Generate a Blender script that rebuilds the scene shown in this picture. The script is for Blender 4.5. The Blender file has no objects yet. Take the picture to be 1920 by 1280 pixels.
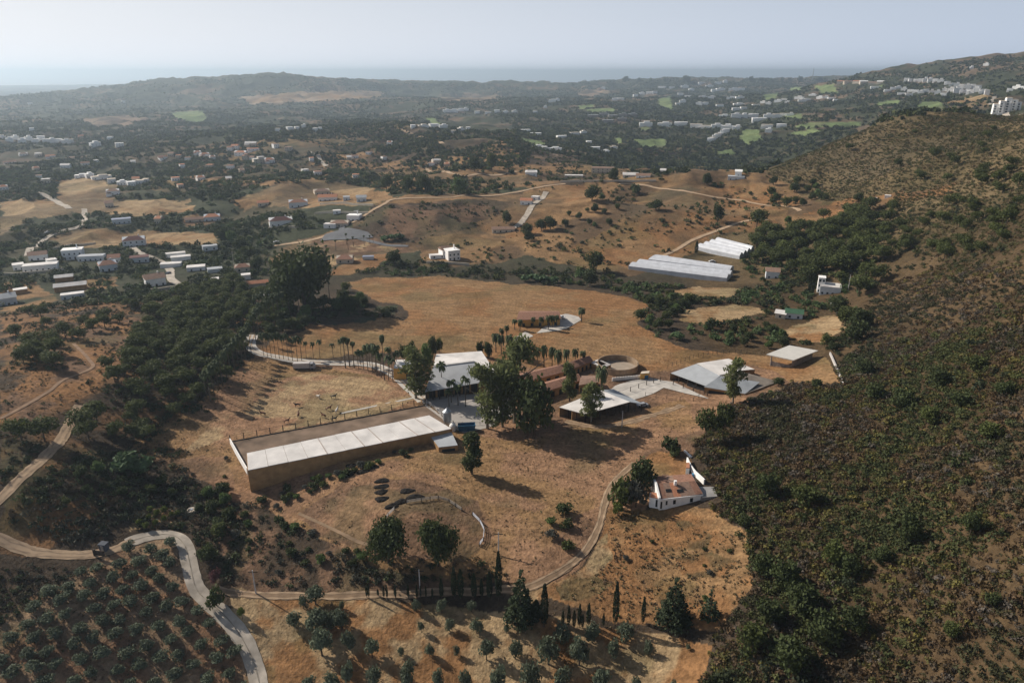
import bpy, math, random
import numpy as np
random.seed(11)
rng = np.random.default_rng(11)
scene = bpy.context.scene
R_ = math.radians

# ------------------------------------------------------------------ camera, sky, sun, exposure
H = 115.0                      # camera height over the farm yard
PITCH = R_(20.75)
F = 1333.33                    # focal length in pixels of the 1920 px wide photograph
cam_d = bpy.data.cameras.new("camera"); cam_d.lens = 25.0; cam_d.sensor_width = 36.0
cam_d.clip_start = 1.0; cam_d.clip_end = 200000.0
cam = bpy.data.objects.new("camera", cam_d); scene.collection.objects.link(cam)
cam.location = (0, 0, H); cam.rotation_euler = (math.pi / 2 - PITCH, 0, 0)
scene.camera = cam

SUN_EL, SUN_AZ = R_(34), R_(-62)           # azimuth from +Y (ahead of the camera), negative = left
sd = (math.sin(SUN_AZ) * math.cos(SUN_EL), math.cos(SUN_AZ) * math.cos(SUN_EL), math.sin(SUN_EL))
world = bpy.data.worlds.new("World"); scene.world = world; world.use_nodes = True
nt = world.node_tree; nt.nodes.clear()
sky = nt.nodes.new("ShaderNodeTexSky"); sky.sky_type = 'NISHITA'; sky.sun_disc = False
sky.sun_elevation = SUN_EL; sky.sun_rotation = SUN_AZ
sky.altitude = 200; sky.air_density = 1.0; sky.dust_density = 2.0; sky.ozone_density = 2.5
hs = nt.nodes.new("ShaderNodeHueSaturation"); hs.inputs['Saturation'].default_value = 0.8; hs.inputs['Value'].default_value = 0.55
mx = nt.nodes.new("ShaderNodeMix"); mx.data_type = 'RGBA'      # milky haze lying low in the sky, brighter towards the sun
tcw = nt.nodes.new("ShaderNodeTexCoord"); sx = nt.nodes.new("ShaderNodeSeparateXYZ"); nt.links.new(tcw.outputs['Generated'], sx.inputs[0])
mf = nt.nodes.new("ShaderNodeMapRange"); mf.inputs['From Min'].default_value = 0.0; mf.inputs['From Max'].default_value = .34; mf.inputs['To Min'].default_value = .98; mf.inputs['To Max'].default_value = .03
nt.links.new(sx.outputs['Z'], mf.inputs['Value']); nt.links.new(mf.outputs[0], mx.inputs['Factor'])
mg = nt.nodes.new("ShaderNodeMapRange"); mg.inputs['From Min'].default_value = -.62; mg.inputs['From Max'].default_value = .62; nt.links.new(sx.outputs['X'], mg.inputs['Value'])
mc = nt.nodes.new("ShaderNodeMix"); mc.data_type = 'RGBA'; mc.inputs['A'].default_value = (8.5, 8.7, 9.2, 1); mc.inputs['B'].default_value = (5.2, 6.0, 7.4, 1)
nt.links.new(mg.outputs[0], mc.inputs['Factor']); nt.links.new(mc.outputs['Result'], mx.inputs['B'])
bg = nt.nodes.new("ShaderNodeBackground"); bg.inputs['Strength'].default_value = 0.105
out = nt.nodes.new("ShaderNodeOutputWorld")
nt.links.new(sky.outputs[0], hs.inputs['Color']); nt.links.new(hs.outputs[0], mx.inputs['A'])
nt.links.new(mx.outputs['Result'], bg.inputs['Color']); nt.links.new(bg.outputs[0], out.inputs[0])
sl = bpy.data.lights.new("sun", 'SUN'); sl.energy = 5.0; sl.angle = R_(0.53); sl.color = (1.0, 0.915, 0.80)
sun = bpy.data.objects.new("sun", sl); scene.collection.objects.link(sun)
from mathutils import Vector, Matrix
sun.rotation_euler = Vector(sd).to_track_quat('Z', 'Y').to_euler()
scene.view_settings.view_transform = 'Standard'; scene.view_settings.look = 'None'
scene.view_settings.exposure = 0.1; scene.view_settings.gamma = 1.0
try: scene.view_settings.use_curve_mapping = False
except Exception: pass
scene.render.engine = 'CYCLES'
scene.cycles.max_bounces = 5; scene.cycles.diffuse_bounces = 2; scene.cycles.glossy_bounces = 2
scene.cycles.transmission_bounces = 3; scene.cycles.transparent_max_bounces = 6; scene.cycles.volume_bounces = 0
scene.cycles.use_denoising = True
HAZE_DENSITY = 1.08e-4; SEA_Z = -120.0

# ------------------------------------------------------------------ pixel <-> world
CP, SP = math.cos(PITCH), math.sin(PITCH)
def ray(u, v):
    x = u - 960.0; w = 640.0 - v
    return x, F * CP + w * SP, -F * SP + w * CP
def pz(u, v, z):
    a, b, c = ray(u, v); t = (z - H) / c
    return Vector((a * t, b * t, z))
def qd(u, D, z):               # the point of pixel column u at forward distance D and height z
    dep = math.atan2(H - z, D); v = 640 + F * math.tan(dep - PITCH)
    a, b, c = ray(u, v)
    return D * a / b, D, z
def project(x, y, z):
    dz = z - H; d = y * CP - dz * SP; up = y * SP + dz * CP
    return 960 + F * x / d, 640 - F * up / d

# ------------------------------------------------------------------ terrain: control points (pixel column, pixel row, height)
VIS = """480 700 0;700 740 0;900 760 0;1100 760 0;1350 720 1;1480 690 2;650 880 .5;850 860 .4;950 950 0;800 1000 -1;1150 830 .5;1050 900 0
700 950 0;450 830 0;820 600 -1;900 560 -2;1050 580 -1;1150 580 -2;700 560 -3;600 640 -2;1200 640 0;1300 660 1;550 770 0;950 700 0;1150 690 .5
550 950 -3;520 1040 -6;650 1050 -5;760 1090 -7;900 1060 -5;1000 1060 -3;650 1110 -8;900 1120 -8.5;700 1180 -10;900 1200 -11;1100 1180 -8
1250 1200 -7;700 1275 -14;1000 1275 -13;1250 1275 -10;1280 930 2.5;1240 870 2;1200 1000 -1;1300 1050 -1;1120 950 0;1100 1050 -3.5;1250 1120 -4
1400 800 5;1500 760 8;1450 950 7;1450 1100 4;1450 1250 1;1600 1250 5;1600 1050 11;1600 900 14;1600 780 14;1600 680 9;1560 650 5;1700 650 18
1700 560 16;1620 560 8;1750 1250 11;1750 1050 18;1750 900 22;1750 780 24;1900 1250 18;1900 1050 27;1900 900 32;1900 750 37;1900 600 42
1750 500 26;1900 500 47;1650 450 22;1900 420 52;1750 400 36;1600 400 22;1500 440 12;1500 550 2;1400 560 0;1350 600 0;1450 600 1;1450 630 .5
1700 330 44;1900 330 60;1550 350 26;1440 370 18;1800 260 65;1900 240 72;1900 218 76;1780 213 75;1700 224 68;1620 245 58;1560 268 48
1500 292 38;1430 325 27;1800 190 58;1700 200 40;1560 230 15;1400 290 -30;1300 300 -30;1200 290 -25;1100 300 -15;1450 310 -22;1300 235 -10
1100 240 -15;1400 215 -8;1000 250 -10;1200 210 -10;1500 195 15;1300 190 0;1100 190 0;1160 154 45;1300 151 52;1450 152 50;1550 151 52
1600 170 40;1700 145 80;500 180 0;700 175 -5;300 190 -20;600 200 -25;150 200 -35;400 215 -35;100 230 -30;300 235 -30;800 190 -10
900 210 -20;800 215 -25;950 230 -15;100 260 -22;250 280 -18;100 300 -15;250 320 -14;100 350 -12;200 355 -8;250 400 -12;50 400 -13
380 400 -10;100 450 -12;300 450 -11;450 450 -9;60 500 -10;250 500 -9;400 500 -8;30 570 -6;500 500 -6;560 560 -4;100 590 2;250 572 0
400 580 -1;100 640 10;250 640 7;380 650 3;80 740 14;250 740 9;380 740 4;430 680 2;60 840 12;180 830 7;280 810 2;100 930 8;220 930 3
320 900 -1;60 1010 3;300 960 -2;200 1040 -1;340 1020 -3;400 960 -4;420 1060 -6;100 1130 -3;250 1150 -7;50 1270 -8;250 1270 -13
450 1270 -16;480 1180 -11;380 1130 -8;560 375 0;480 400 -6;520 350 2;700 380 10;800 371 13;900 369 13;960 350 14;750 455 -3;900 440 -1
820 490 -4;650 460 -3;600 500 -4;600 430 0;620 400 4;750 515 -6;900 520 -6;1050 515 -5;1200 545 -4;870 322 20;830 345 14;930 300 14
930 268 16;740 243 12;620 265 2;500 290 -5;560 260 8;420 300 -8;380 330 -8;480 340 -4;1050 285 -5;1000 335 10;1100 330 8;1180 330 8
1290 322 24;1390 324 26;1350 360 19;1200 350 18;1100 350 16;1100 400 10;1250 400 13;1000 420 4;1000 470 -1;1150 460 1;1300 440 5
1400 400 13;1230 500 -2;1350 490 -1;1350 460 2;1440 520 0;1300 540 -4"""
HID = """1900 850 62;1700 900 35;1560 850 10;1430 800 -5;1890 990 62;1700 3300 124;1760 3200 139;1800 2900 148;1860 2700 163;1920 2600 168
1640 2900 108;1800 1900 72;1900 1500 70;1900 1900 98;1900 4500 20;1700 4800 0;1300 6500 -70;1500 6500 -70;1160 7000 -95;1065 5300 16
1065 7800 -150;960 5500 42;850 5500 44;780 5500 34;720 5500 48;640 4800 62;540 4500 98;460 4500 84;400 4500 74;300 4500 64;270 4500 50;580 4500 88
180 4800 -20;540 5400 20;400 5600 -10;700 7000 -130;850 7500 -140;960 7500 -145;100 7000 -101;300 8000 -101;100 9500 -104;100 12000 -100
250 12000 -104;0 13500 -92;150 13500 -90;300 13500 -98;450 13500 -104;700 12000 -200;1100 12000 -200;1500 12000 -200;1900 9000 -180
1900 14500 -220;1290 900 -10;1390 850 0;870 900 0;700 720 0;900 690 6;960 480 -4"""
pts = []
for ln in VIS.replace("\n", ";").split(";"):
    u, v, z = map(float, ln.split()); p = pz(u, v, z); pts.append((p.x, p.y, z))
for ln in HID.replace("\n", ";").split(";"):
    u, D, z = map(float, ln.split()); pts.append(qd(u, D, z))
CPN = np.array(pts)
cth = np.arctan2(CPN[:, 0], CPN[:, 1]); clr = np.log(np.hypot(CPN[:, 0], CPN[:, 1])); cz = CPN[:, 2]
def tps(d2): return 0.5 * d2 * np.log(d2 + 1e-12)
n = len(cz)
A = tps((cth[:, None] - cth) ** 2 + (clr[:, None] - clr) ** 2) + np.eye(n) * 2e-4
Pm = np.stack([np.ones(n), cth, clr], 1)
sol = np.linalg.solve(np.block([[A, Pm], [Pm.T, np.zeros((3, 3))]]), np.concatenate([cz, np.zeros(3)]))
def smooth_z(th, lr):
    o = np.empty(th.shape); t = th.ravel(); l = lr.ravel(); r = np.empty(t.size)
    for i in range(0, t.size, 20000):
        a = t[i:i + 20000]; b = l[i:i + 20000]
        k = tps((a[:, None] - cth) ** 2 + (b[:, None] - clr) ** 2)
        r[i:i + 20000] = k @ sol[:n] + sol[n] + sol[n + 1] * a + sol[n + 2] * b
    return r.reshape(th.shape)
PERM = rng.random((256, 256))
def vnoise(x, y):
    xi = np.floor(x).astype(np.int64); yi = np.floor(y).astype(np.int64); fx = x - xi; fy = y - yi
    fx = fx * fx * (3 - 2 * fx); fy = fy * fy * (3 - 2 * fy)
    a = PERM[xi & 255, yi & 255]; b = PERM[(xi + 1) & 255, yi & 255]; c = PERM[xi & 255, (yi + 1) & 255]; d = PERM[(xi + 1) & 255, (yi + 1) & 255]
    return (a * (1 - fx) + b * fx) * (1 - fy) + (c * (1 - fx) + d * fx) * fy
def fbm(x, y, s, o=4, ox=0.0):
    r = 0; a = 0.5; t = 0
    for i in range(o):
        r = r + a * vnoise(x / s + 17.3 * i + ox, y / s - 9.1 * i + ox); t += a; a *= 0.5; s *= 0.5
    return r / t
def sst(x, a, b): t = np.clip((x - a) / (b - a), 0, 1); return t * t * (3 - 2 * t)

# ground sheet laid out in rings round the origin: fine near by, coarse far away
TH = R_(1) * np.concatenate([np.arange(-66, -47, 1.5), np.arange(-46.5, 46.5, 0.085), np.arange(47, 67, 1.5)])
LR = np.log(np.concatenate([np.arange(20, 88, 4.0), np.exp(np.linspace(math.log(90), math.log(15000), 1400))]))
gt = np.linspace(TH[0], TH[-1], 330); gl = np.linspace(LR[0], LR[-1], 420)
GZ = smooth_z(*np.meshgrid(gt, gl, indexing='ij'))
def bil(Z, xs, ys, x, y):
    i = np.clip(np.searchsorted(xs, x) - 1, 0, len(xs) - 2); j = np.clip(np.searchsorted(ys, y) - 1, 0, len(ys) - 2)
    a = np.clip((x - xs[i]) / (xs[i + 1] - xs[i]), 0, 1); b = np.clip((y - ys[j]) / (ys[j + 1] - ys[j]), 0, 1)
    return (Z[i, j] * (1 - a) + Z[i + 1, j] * a) * (1 - b) + (Z[i, j + 1] * (1 - a) + Z[i + 1, j + 1] * a) * b
TT, LL = np.meshgrid(TH, LR, indexing='ij')
RR = np.exp(LL); XX = RR * np.sin(TT); YY = RR * np.cos(TT)
ZZ = bil(GZ, gt, gl, TT, LL)
# gullies and knolls on top of the smooth lie of the land; the farm's own ground stays level
amp = 0.5 + 8 * sst(RR, 430, 650) + 12 * sst(RR, 900, 2600) + 26 * sst(RR, 2500, 4300)
amp = amp * (1 - 0.9 * sst(RR, 6500, 8000)) * (1 - .75 * np.exp(-(((XX - 5) / 95) ** 2 + ((YY - 250) / 75) ** 2) ** 2))
rid = 1 - np.abs(2 * fbm(XX + 900, YY + 400, 330, 4) - 1) * 2
rid2 = 1 - np.abs(2 * fbm(XX + 300, YY + 700, 120, 3) - 1) * 2
ams = np.minimum(amp, 9); ZZ = ZZ + ams * ((fbm(XX, YY, 60, 3) - .5) * 0.8 + (rid2 - .6) * 1.05 * sst(RR, 450, 650) + (fbm(XX, YY, 14, 2, 5.) - .5) * 0.25) + amp * (rid - .55) * .85 * sst(RR, 650, 1200)
ZZ = ZZ + (fbm(XX, YY, 5, 2, 3.3) - .5) * 0.35
ar = [pz(*q) for q in ((432, 826, .3), (799, 757, .3), (856, 802, .3), (468, 888, .3))]      # levelled ground under the riding arena
_ap = XX * 0; _m = np.ones(XX.shape, bool)
for _i in range(4):
    _a, _b = ar[_i], ar[(_i + 1) % 4]; _m &= ((_b.x - _a.x) * (YY - _a.y) - (_b.y - _a.y) * (XX - _a.x)) <= 0
ZZ = np.where(_m, np.minimum(ZZ, -.1), ZZ)
def height(x, y):
    x = np.asarray(x, float); y = np.asarray(y, float)
    return bil(ZZ, TH, LR, np.arctan2(x, y), np.log(np.hypot(x, y)))
def hz(x, y): return float(height(np.array([x]), np.array([y]))[0])
def cast(us, vs):
    """where the line of sight through pixel (u, v) meets the ground"""
    us = np.atleast_1d(np.asarray(us, float)); vs = np.atleast_1d(np.asarray(vs, float)); o = []
    for u, v in zip(us, vs):
        a, b, c = ray(u, v); th = math.atan2(a, b); s = c / math.hypot(a, b)
        i = int(np.clip(np.searchsorted(TH, th) - 1, 0, len(TH) - 2)); f = (th - TH[i]) / (TH[i + 1] - TH[i])
        col = ZZ[i] * (1 - f) + ZZ[i + 1] * f; R = np.exp(LR); dlt = H + s * R - col
        k = np.nonzero(dlt <= 0)[0]; k = int(k[0]) if len(k) else len(R) - 1
        if k == 0: r = R[0]
        else: r = R[k - 1] + (R[k] - R[k - 1]) * dlt[k - 1] / max(dlt[k - 1] - dlt[k], 1e-6) if dlt[k] <= 0 else R[k]
        o.append((r * math.sin(th), r * math.cos(th)))
    o = np.array(o); return np.column_stack([o, height(o[:, 0], o[:, 1])])
def at(u, v): return Vector(cast(u, v)[0])
def pm(p, px):                  # metres across px photo pixels at point p
    return px * (p[1] * CP - (p[2] - H) * SP) / F
def ph(p, px):                  # the height in metres that shows as px pixels at p
    dep = math.atan2(H - p[2], math.hypot(p[0], p[1])); return pm(p, px) / max(0.3, math.cos(dep))
def poly_tl(pp, step=14):
    pp = [tuple(p) for p in pp]; us = []; vs = []
    for (a, b), (c, d) in zip(pp, pp[1:] + pp[:1]):
        k = max(1, int(math.hypot(c - a, d - b) / step))
        for i in range(k): us.append(a + (c - a) * i / k); vs.append(b + (d - b) * i / k)
    w = cast(us, vs); return np.arctan2(w[:, 0], w[:, 1]), np.log(np.hypot(w[:, 0], w[:, 1]))
def inside(pt, pl, x, y):
    r = np.zeros(x.shape, bool); m = (x >= pt.min()) & (x <= pt.max()) & (y >= pl.min()) & (y <= pl.max())
    xs = x[m]; ys = y[m]; c = np.zeros(xs.shape, bool); j = len(pt) - 1
    for i in range(len(pt)):
        cnd = (pl[i] > ys) != (pl[j] > ys)
        if cnd.any():
            xi = (pt[j] - pt[i]) * (ys - pl[i]) / (pl[j] - pl[i] + 1e-15) + pt[i]; c ^= cnd & (xs < xi)
        j = i
    r[m] = c; return r
def P(s): a = list(map(float, s.replace(",", " ").split())); return list(zip(a[::2], a[1::2]))

# ------------------------------------------------------------------ small building kit
COL = scene.collection
def nodes(m): m.use_nodes = True; t = m.node_tree; return t, t.nodes, t.links, t.nodes['Principled BSDF']
MATS = {}
def mat(name, col, var=.2, scale=.6, rough=.85, bump=0.0, rand=0.0, transl=0.0, attr=None, metal=0.0, fine=0.0):
    if name in MATS: return MATS[name]
    m = bpy.data.materials.new(name); t, N, L, b = nodes(m)
    tc = N.new("ShaderNodeTexCoord"); nz = N.new("ShaderNodeTexNoise"); nz.inputs['Scale'].default_value = scale; nz.inputs['Detail'].default_value = 5
    L.new(tc.outputs['Object'], nz.inputs['Vector'])
    mr = N.new("ShaderNodeMapRange"); mr.inputs['From Min'].default_value = .3; mr.inputs['From Max'].default_value = .7
    mr.inputs['To Min'].default_value = 1 - var; mr.inputs['To Max'].default_value = 1 + var; L.new(nz.outputs['Fac'], mr.inputs['Value'])
    val = mr.outputs[0]
    if rand:
        oi = N.new("ShaderNodeObjectInfo"); m2 = N.new("ShaderNodeMapRange"); m2.inputs['To Min'].default_value = 1 - rand; m2.inputs['To Max'].default_value = 1 + rand
        L.new(oi.outputs['Random'], m2.inputs['Value']); mu = N.new("ShaderNodeMath"); mu.operation = 'MULTIPLY'
        L.new(val, mu.inputs[0]); L.new(m2.outputs[0], mu.inputs[1]); val = mu.outputs[0]
    sc = N.new("ShaderNodeVectorMath"); sc.operation = 'SCALE'
    if attr:
        at_ = N.new("ShaderNodeAttribute"); at_.attribute_name = attr; L.new(at_.outputs['Color'], sc.inputs[0])
    else: sc.inputs[0].default_value = col[:3]
    L.new(val, sc.inputs['Scale']); cur = sc.outputs[0]
    L.new(cur, b.inputs['Base Color']); b.inputs['Roughness'].default_value = rough; b.inputs['Metallic'].default_value = metal
    b.inputs['Specular IOR Level'].default_value = 0.25
    if bump:
        bp = N.new("ShaderNodeBump"); bp.inputs['Distance'].default_value = bump; bp.inputs['Strength'].default_value = .8
        L.new(nz.outputs['Fac'], bp.inputs['Height']); L.new(bp.outputs[0], b.inputs['Normal'])
    if transl:
        tr = N.new("ShaderNodeBsdfTranslucent"); L.new(cur, tr.inputs['Color']); mxs = N.new("ShaderNodeMixShader"); mxs.inputs[0].default_value = transl
        L.new(b.outputs[0], mxs.inputs[1]); L.new(tr.outputs[0], mxs.inputs[2]); L.new(mxs.outputs[0], N['Material Output'].inputs['Surface'])
    MATS[name] = m; return m
def tag(o, label=None, cat=None, group=None, kind=None):
    for k, v in (("label", label), ("category", cat), ("group", group), ("kind", kind)):
        if v: o[k] = v
    return o
def link(o, parent=None, mat_=None):
    COL.objects.link(o)
    if parent: o.parent = parent
    return o
def obj(name, me, parent=None): return link(bpy.data.objects.new(name, me), parent)
def empty(name, loc, rz=0.0, s=1.0, label=None, cat=None, group=None):
    o = bpy.data.objects.new(name, None); o.empty_display_size = .5; COL.objects.link(o); o.location = loc; o.rotation_euler = (0, 0, rz)
    o.scale = (s, s, s) if not hasattr(s, '__len__') else s
    return tag(o, label, cat, group)
def np_mesh(name, V, k, mats=(), tint=None, Fi=None, smooth=False, mi=None):
    """V vertices; faces of k corners, consecutive unless Fi is given; tint per vertex"""
    V = np.ascontiguousarray(V, np.float32); me = bpy.data.meshes.new(name); me.vertices.add(len(V)); me.vertices.foreach_set("co", V.ravel())
    Fi = np.arange(len(V), dtype=np.int32).reshape(-1, k) if Fi is None else np.asarray(Fi, np.int32)
    nf = len(Fi); me.loops.add(nf * k); me.loops.foreach_set("vertex_index", Fi.ravel()); me.polygons.add(nf)
    me.polygons.foreach_set("loop_start", np.arange(0, nf * k, k, dtype=np.int32))
    me.polygons.foreach_set("loop_total", np.full(nf, k, np.int32))
    if mi is not None: me.polygons.foreach_set("material_index", np.asarray(mi, np.int32))
    if smooth: me.polygons.foreach_set("use_smooth", np.ones(nf, bool))
    if tint is not None:
        a = me.attributes.new("tint", 'FLOAT_COLOR', 'POINT')
        c = np.ones((len(V), 4), np.float32); c[:, :3] = tint; a.data.foreach_set("color", c.ravel())
    for m in mats: me.materials.append(m)
    me.update(calc_edges=True); return me
class MB:
    def __init__(s): s.v = []; s.f = []
    def add(s, vs, fs): b = len(s.v); s.v += [tuple(v) for v in vs]; s.f += [tuple(b + i for i in f) for f in fs]; return s
    def box(s, x0, y0, z0, x1, y1, z1):
        return s.add([(x0, y0, z0), (x1, y0, z0), (x1, y1, z0), (x0, y1, z0), (x0, y0, z1), (x1, y0, z1), (x1, y1, z1), (x0, y1, z1)],
                     [(0, 3, 2, 1), (4, 5, 6, 7), (0, 1, 5, 4), (1, 2, 6, 5), (2, 3, 7, 6), (3, 0, 4, 7)])
    def slab(s, top, bot):        # prism between two matching rings of corners
        n = len(top); return s.add(list(top) + list(bot), [tuple(range(n)), tuple(range(2 * n - 1, n - 1, -1))] + [(i, n + i, n + (i + 1) % n, (i + 1) % n) for i in range(n)])
    def tube(s, pts, rad, k=7, cap=True):
        rings = []; pts = [Vector(p) for p in pts]
        for i, p in enumerate(pts):
            d = (pts[min(i + 1, len(pts) - 1)] - pts[max(i - 1, 0)]).normalized(); a = d.orthogonal().normalized(); b = d.cross(a); r = rad[i] if hasattr(rad, '__len__') else rad
            rings.append([p + (a * math.cos(t) + b * math.sin(t)) * r for t in [2 * math.pi * j / k for j in range(k)]])
        vs = [v for q in rings for v in q]; fs = []
        for i in range(len(rings) - 1):
            for j in range(k): fs.append((i * k + j, i * k + (j + 1) % k, (i + 1) * k + (j + 1) % k, (i + 1) * k + j))
        if cap: fs += [tuple(range(k - 1, -1, -1)), tuple((len(rings) - 1) * k + j for j in range(k))]
        return s.add(vs, fs)
    def mesh(s, name, m=None):
        me = bpy.data.meshes.new(name); me.from_pydata(s.v, [], s.f); me.update()
        if m: me.materials.append(m)
        return me
    def build(s, name, m, parent=None): return obj(name, s.mesh(name, m), parent)

# ------------------------------------------------------------------ what grows or lies where (outlines traced on the ground)
T_ = (.255, .155, .076); L_ = (.34, .24, .135); O_ = (.245, .130, .058); B_ = (.165, .100, .062); D_ = (.066, .048, .033)
G_ = (.050, .056, .032); Y_ = (.115, .17, .07); R__ = (.060, .041, .022); S_ = (.270, .158, .092); GR = (.095, .095, .042); PL = (.5, .42, .34)
# colour, second colour, how much of it, grain (m), outline
ZONES = [
 (B_, S_, .5, 16, "240 840 270 800 400 720 470 655 560 675 700 690 800 650 1000 640 1200 660 1480 680 1480 720 1330 800 1300 850 1210 950 1130 1000 1060 1080 1000 1110 440 1110 400 1020 430 930"),
 (T_, D_, .5, 60, "560 350 560 320 620 262 700 250 760 233 830 255 900 262 960 268 1060 290 1200 315 1240 335 1230 350 1000 350 850 362 700 352 640 345"),
 (T_, G_, .45, 50, "380 298 440 275 560 250 660 246 690 262 560 290 450 305"),
 (T_, L_, .4, 40, "430 378 520 347 640 342 730 360 740 372 690 385 620 385 560 392 470 390"),
 (T_, D_, .45, 40, "280 352 330 335 420 318 560 308 680 325 600 345 500 348 400 362 300 362"),
 (L_, T_, .5, 30, "100 382 108 342 150 333 200 335 222 350 218 372 180 388 110 388"),
 (L_, T_, .5, 40, "0 378 90 376 350 374 362 395 290 404 230 402 140 398 60 410 0 445"),
 (T_, L_, .4, 20, "92 448 160 428 400 438 408 460 240 462 120 466"),
 (T_, B_, .4, 20, "340 407 412 402 404 424 344 426"),
 (T_, O_, .5, 20, "495 490 540 460 625 430 640 436 600 462 520 492"),
 (O_, T_, .5, 20, "605 518 640 498 700 466 770 460 745 485 690 505 640 516"),
 (L_, B_, .6, 12, "570 500 560 450 620 440 690 440 770 455 800 470 700 480 620 500"),
 (T_, G_, .5, 20, "0 530 60 525 110 560 90 580 0 585"),
 (T_, B_, .4, 15, "160 525 215 520 225 535 170 545"),
 (T_, D_, .35, 30, "780 500 800 470 760 458 690 456 655 424 700 384 760 366 960 362 1000 350 1100 345 1200 350 1290 312 1420 314 1500 360 1560 400 1500 440 1420 430 1340 440 1290 480 1180 520 1080 500 1000 480 930 490 860 500"),
 (O_, T_, .5, 18, "1050 480 1150 420 1300 360 1420 345 1500 380 1440 430 1340 440 1290 470 1180 500"),
 (B_, D_, .5, 14, "700 385 900 372 960 380 880 430 760 455 690 455 657 424"),
 (T_, O_, .5, 25, "900 430 1000 350 1100 345 1150 360 1040 430 950 450"),
 (O_, D_, .3, 15, "1500 400 1560 380 1780 345 1800 360 1700 380 1560 410"),
 (T_, L_, .5, 15, "1780 190 1860 175 1880 200 1790 204"),
 (D_, O_, .35, 14, "0 588 100 570 250 560 420 566 560 600 500 640 460 690 400 750 300 830 200 960 60 1040 0 1040"),
 (O_, B_, .5, 10, "100 650 180 590 290 600 300 640 190 720 60 790 0 800 0 760"),
 (R__, O_, .35, 14, "0 880 60 860 130 850 60 1000 0 1000"),
 (T_, O_, .5, 16, "480 655 560 620 640 590 760 600 755 575 690 560 645 530 700 522 820 519 920 530 1020 535 1100 545 1180 555 1215 575 1212 592 1192 602 1230 632 1300 657 1400 664 1550 667 1578 722 1480 718 1440 690 1350 675 1260 695 1200 702 1000 690 900 665 760 655 640 668 520 670"),
 (L_, T_, .5, 10, "1270 600 1290 578 1380 570 1440 582 1400 600 1330 612"),
 (L_, T_, .5, 10, "1250 545 1300 538 1385 542 1380 556 1290 556"),
 (L_, O_, .5, 8, "1470 625 1520 598 1570 590 1585 610 1560 640 1500 640"),
 (S_, T_, .5, 18, "240 850 270 810 400 735 470 672 560 684 700 700 790 750 880 812 960 830 1040 820 1100 800 1200 772 1290 748 1310 800 1250 835 1200 865 1170 905 1140 940 1080 960 1040 1010 1000 1080 900 1090 700 1085 600 1060 540 1000 440 940 420 850 330 860"),
 (B_, S_, .5, 9, "560 960 640 905 800 900 900 930 930 1000 880 1050 700 1040 600 1000"),
 (T_, S_, .5, 14, "640 890 780 850 960 830 1180 780 1260 770 1200 850 1100 930 1000 960 880 930 780 900"),
 (T_, O_, .5, 9, "1180 890 1240 850 1290 860 1300 890 1230 890"),
 (L_, S_, .55, 9, "560 700 700 705 790 745 700 775 560 800 440 815 330 850 400 790 470 770 480 730"),
 (B_, D_, .5, 8, "430 940 560 980 700 1060 900 1090 1000 1090 960 1110 440 1108 390 1100 440 1000"),
 (O_, T_, .5, 8, "1140 955 1260 948 1345 955 1400 1000 1405 1100 1340 1180 1150 1170 1000 1115 1090 1062 1130 1005"),
 (L_, O_, .5, 5, "960 1110 1060 1085 1140 1000 1150 1040 1080 1110 1000 1130"),
 (L_, O_, .55, 6, "430 1100 700 1122 960 1145 1130 1180 1335 1205 1310 1300 500 1300 470 1200 440 1150"),
 ((.27, .185, .115), S_, .5, 6, "-60 1210 0 1165 130 1075 250 1018 330 1012 346 1090 400 1152 462 1222 486 1300 -60 1300"),
 (O_, G_, .3, 5, "1225 985 1290 975 1335 1000 1320 1030 1250 1035"), (T_, G_, .3, 5, "1040 1100 1110 1075 1150 1090 1100 1125 1050 1130"), (O_, G_, .3, 5, "1260 1045 1330 1035 1380 1060 1350 1085 1280 1080"),
 (D_, G_, .5, 8, "655 580 700 572 745 574 742 590 680 604 600 612 570 606"),
 ((.30, .22, .15), T_, .5, 120, "450 182 560 172 650 170 720 172 715 182 640 188 560 192 470 196"), ((.24, .17, .12), D_, .5, 90, "150 222 230 215 270 225 250 236 180 238"), ((.26, .18, .12), D_, .5, 70, "1080 173 1130 166 1150 172 1120 180 1085 182"), ((.26, .19, .13), D_, .5, 80, "820 180 900 176 960 180 900 190 830 190"),
 ((.24, .17, .12), D_, .5, 80, "940 262 1060 278 1160 300 1150 312 1040 300 950 280"),
 (T_, L_, .5, 6, "240 1000 260 955 340 950 370 965 300 990"),
]
GOLF = """1382 262 1396 243 1422 243 1428 262 1402 272;1188 262 1246 260 1252 276 1204 277;322 211 382 207 388 226 362 231 330 221;1485 238 1522 229 1612 229 1612 235 1502 241
1232 186 1256 181 1262 206 1240 201;1084 199 1112 195 1114 202 1090 206;1716 200 1730 191 1762 191 1772 204 1742 210;1528 161 1562 158 1572 173 1540 176;1428 179 1462 174 1456 185 1434 187
966 257 1012 264 1032 275 1000 273;1468 216 1502 213 1504 222 1474 223;798 222 812 221 832 236 816 237;1640 193 1682 187 1692 196 1650 199;1150 262 1160 258 1172 268 1160 270;1200 240 1215 238 1220 244 1200 245
1340 285 1370 280 1380 288 1345 292;1100 205 1150 203 1152 210 1110 212;1480 250 1530 240 1540 247 1500 255;1480 165 1500 164 1500 170 1482 171;1640 162 1655 160 1652 165 1640 166"""
HAZEC = None
base = np.empty(XX.shape + (3,), np.float32)   # colour of the ground itself
f1 = fbm(XX, YY, 160, 4, 2.2); f2 = fbm(XX, YY, 34, 3, 7.7); f3 = fbm(XX, YY, 9, 3, 1.1)
def lerp(a, b, t): return np.asarray(a) * (1 - t[..., None]) + np.asarray(b) * t[..., None]
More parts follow.
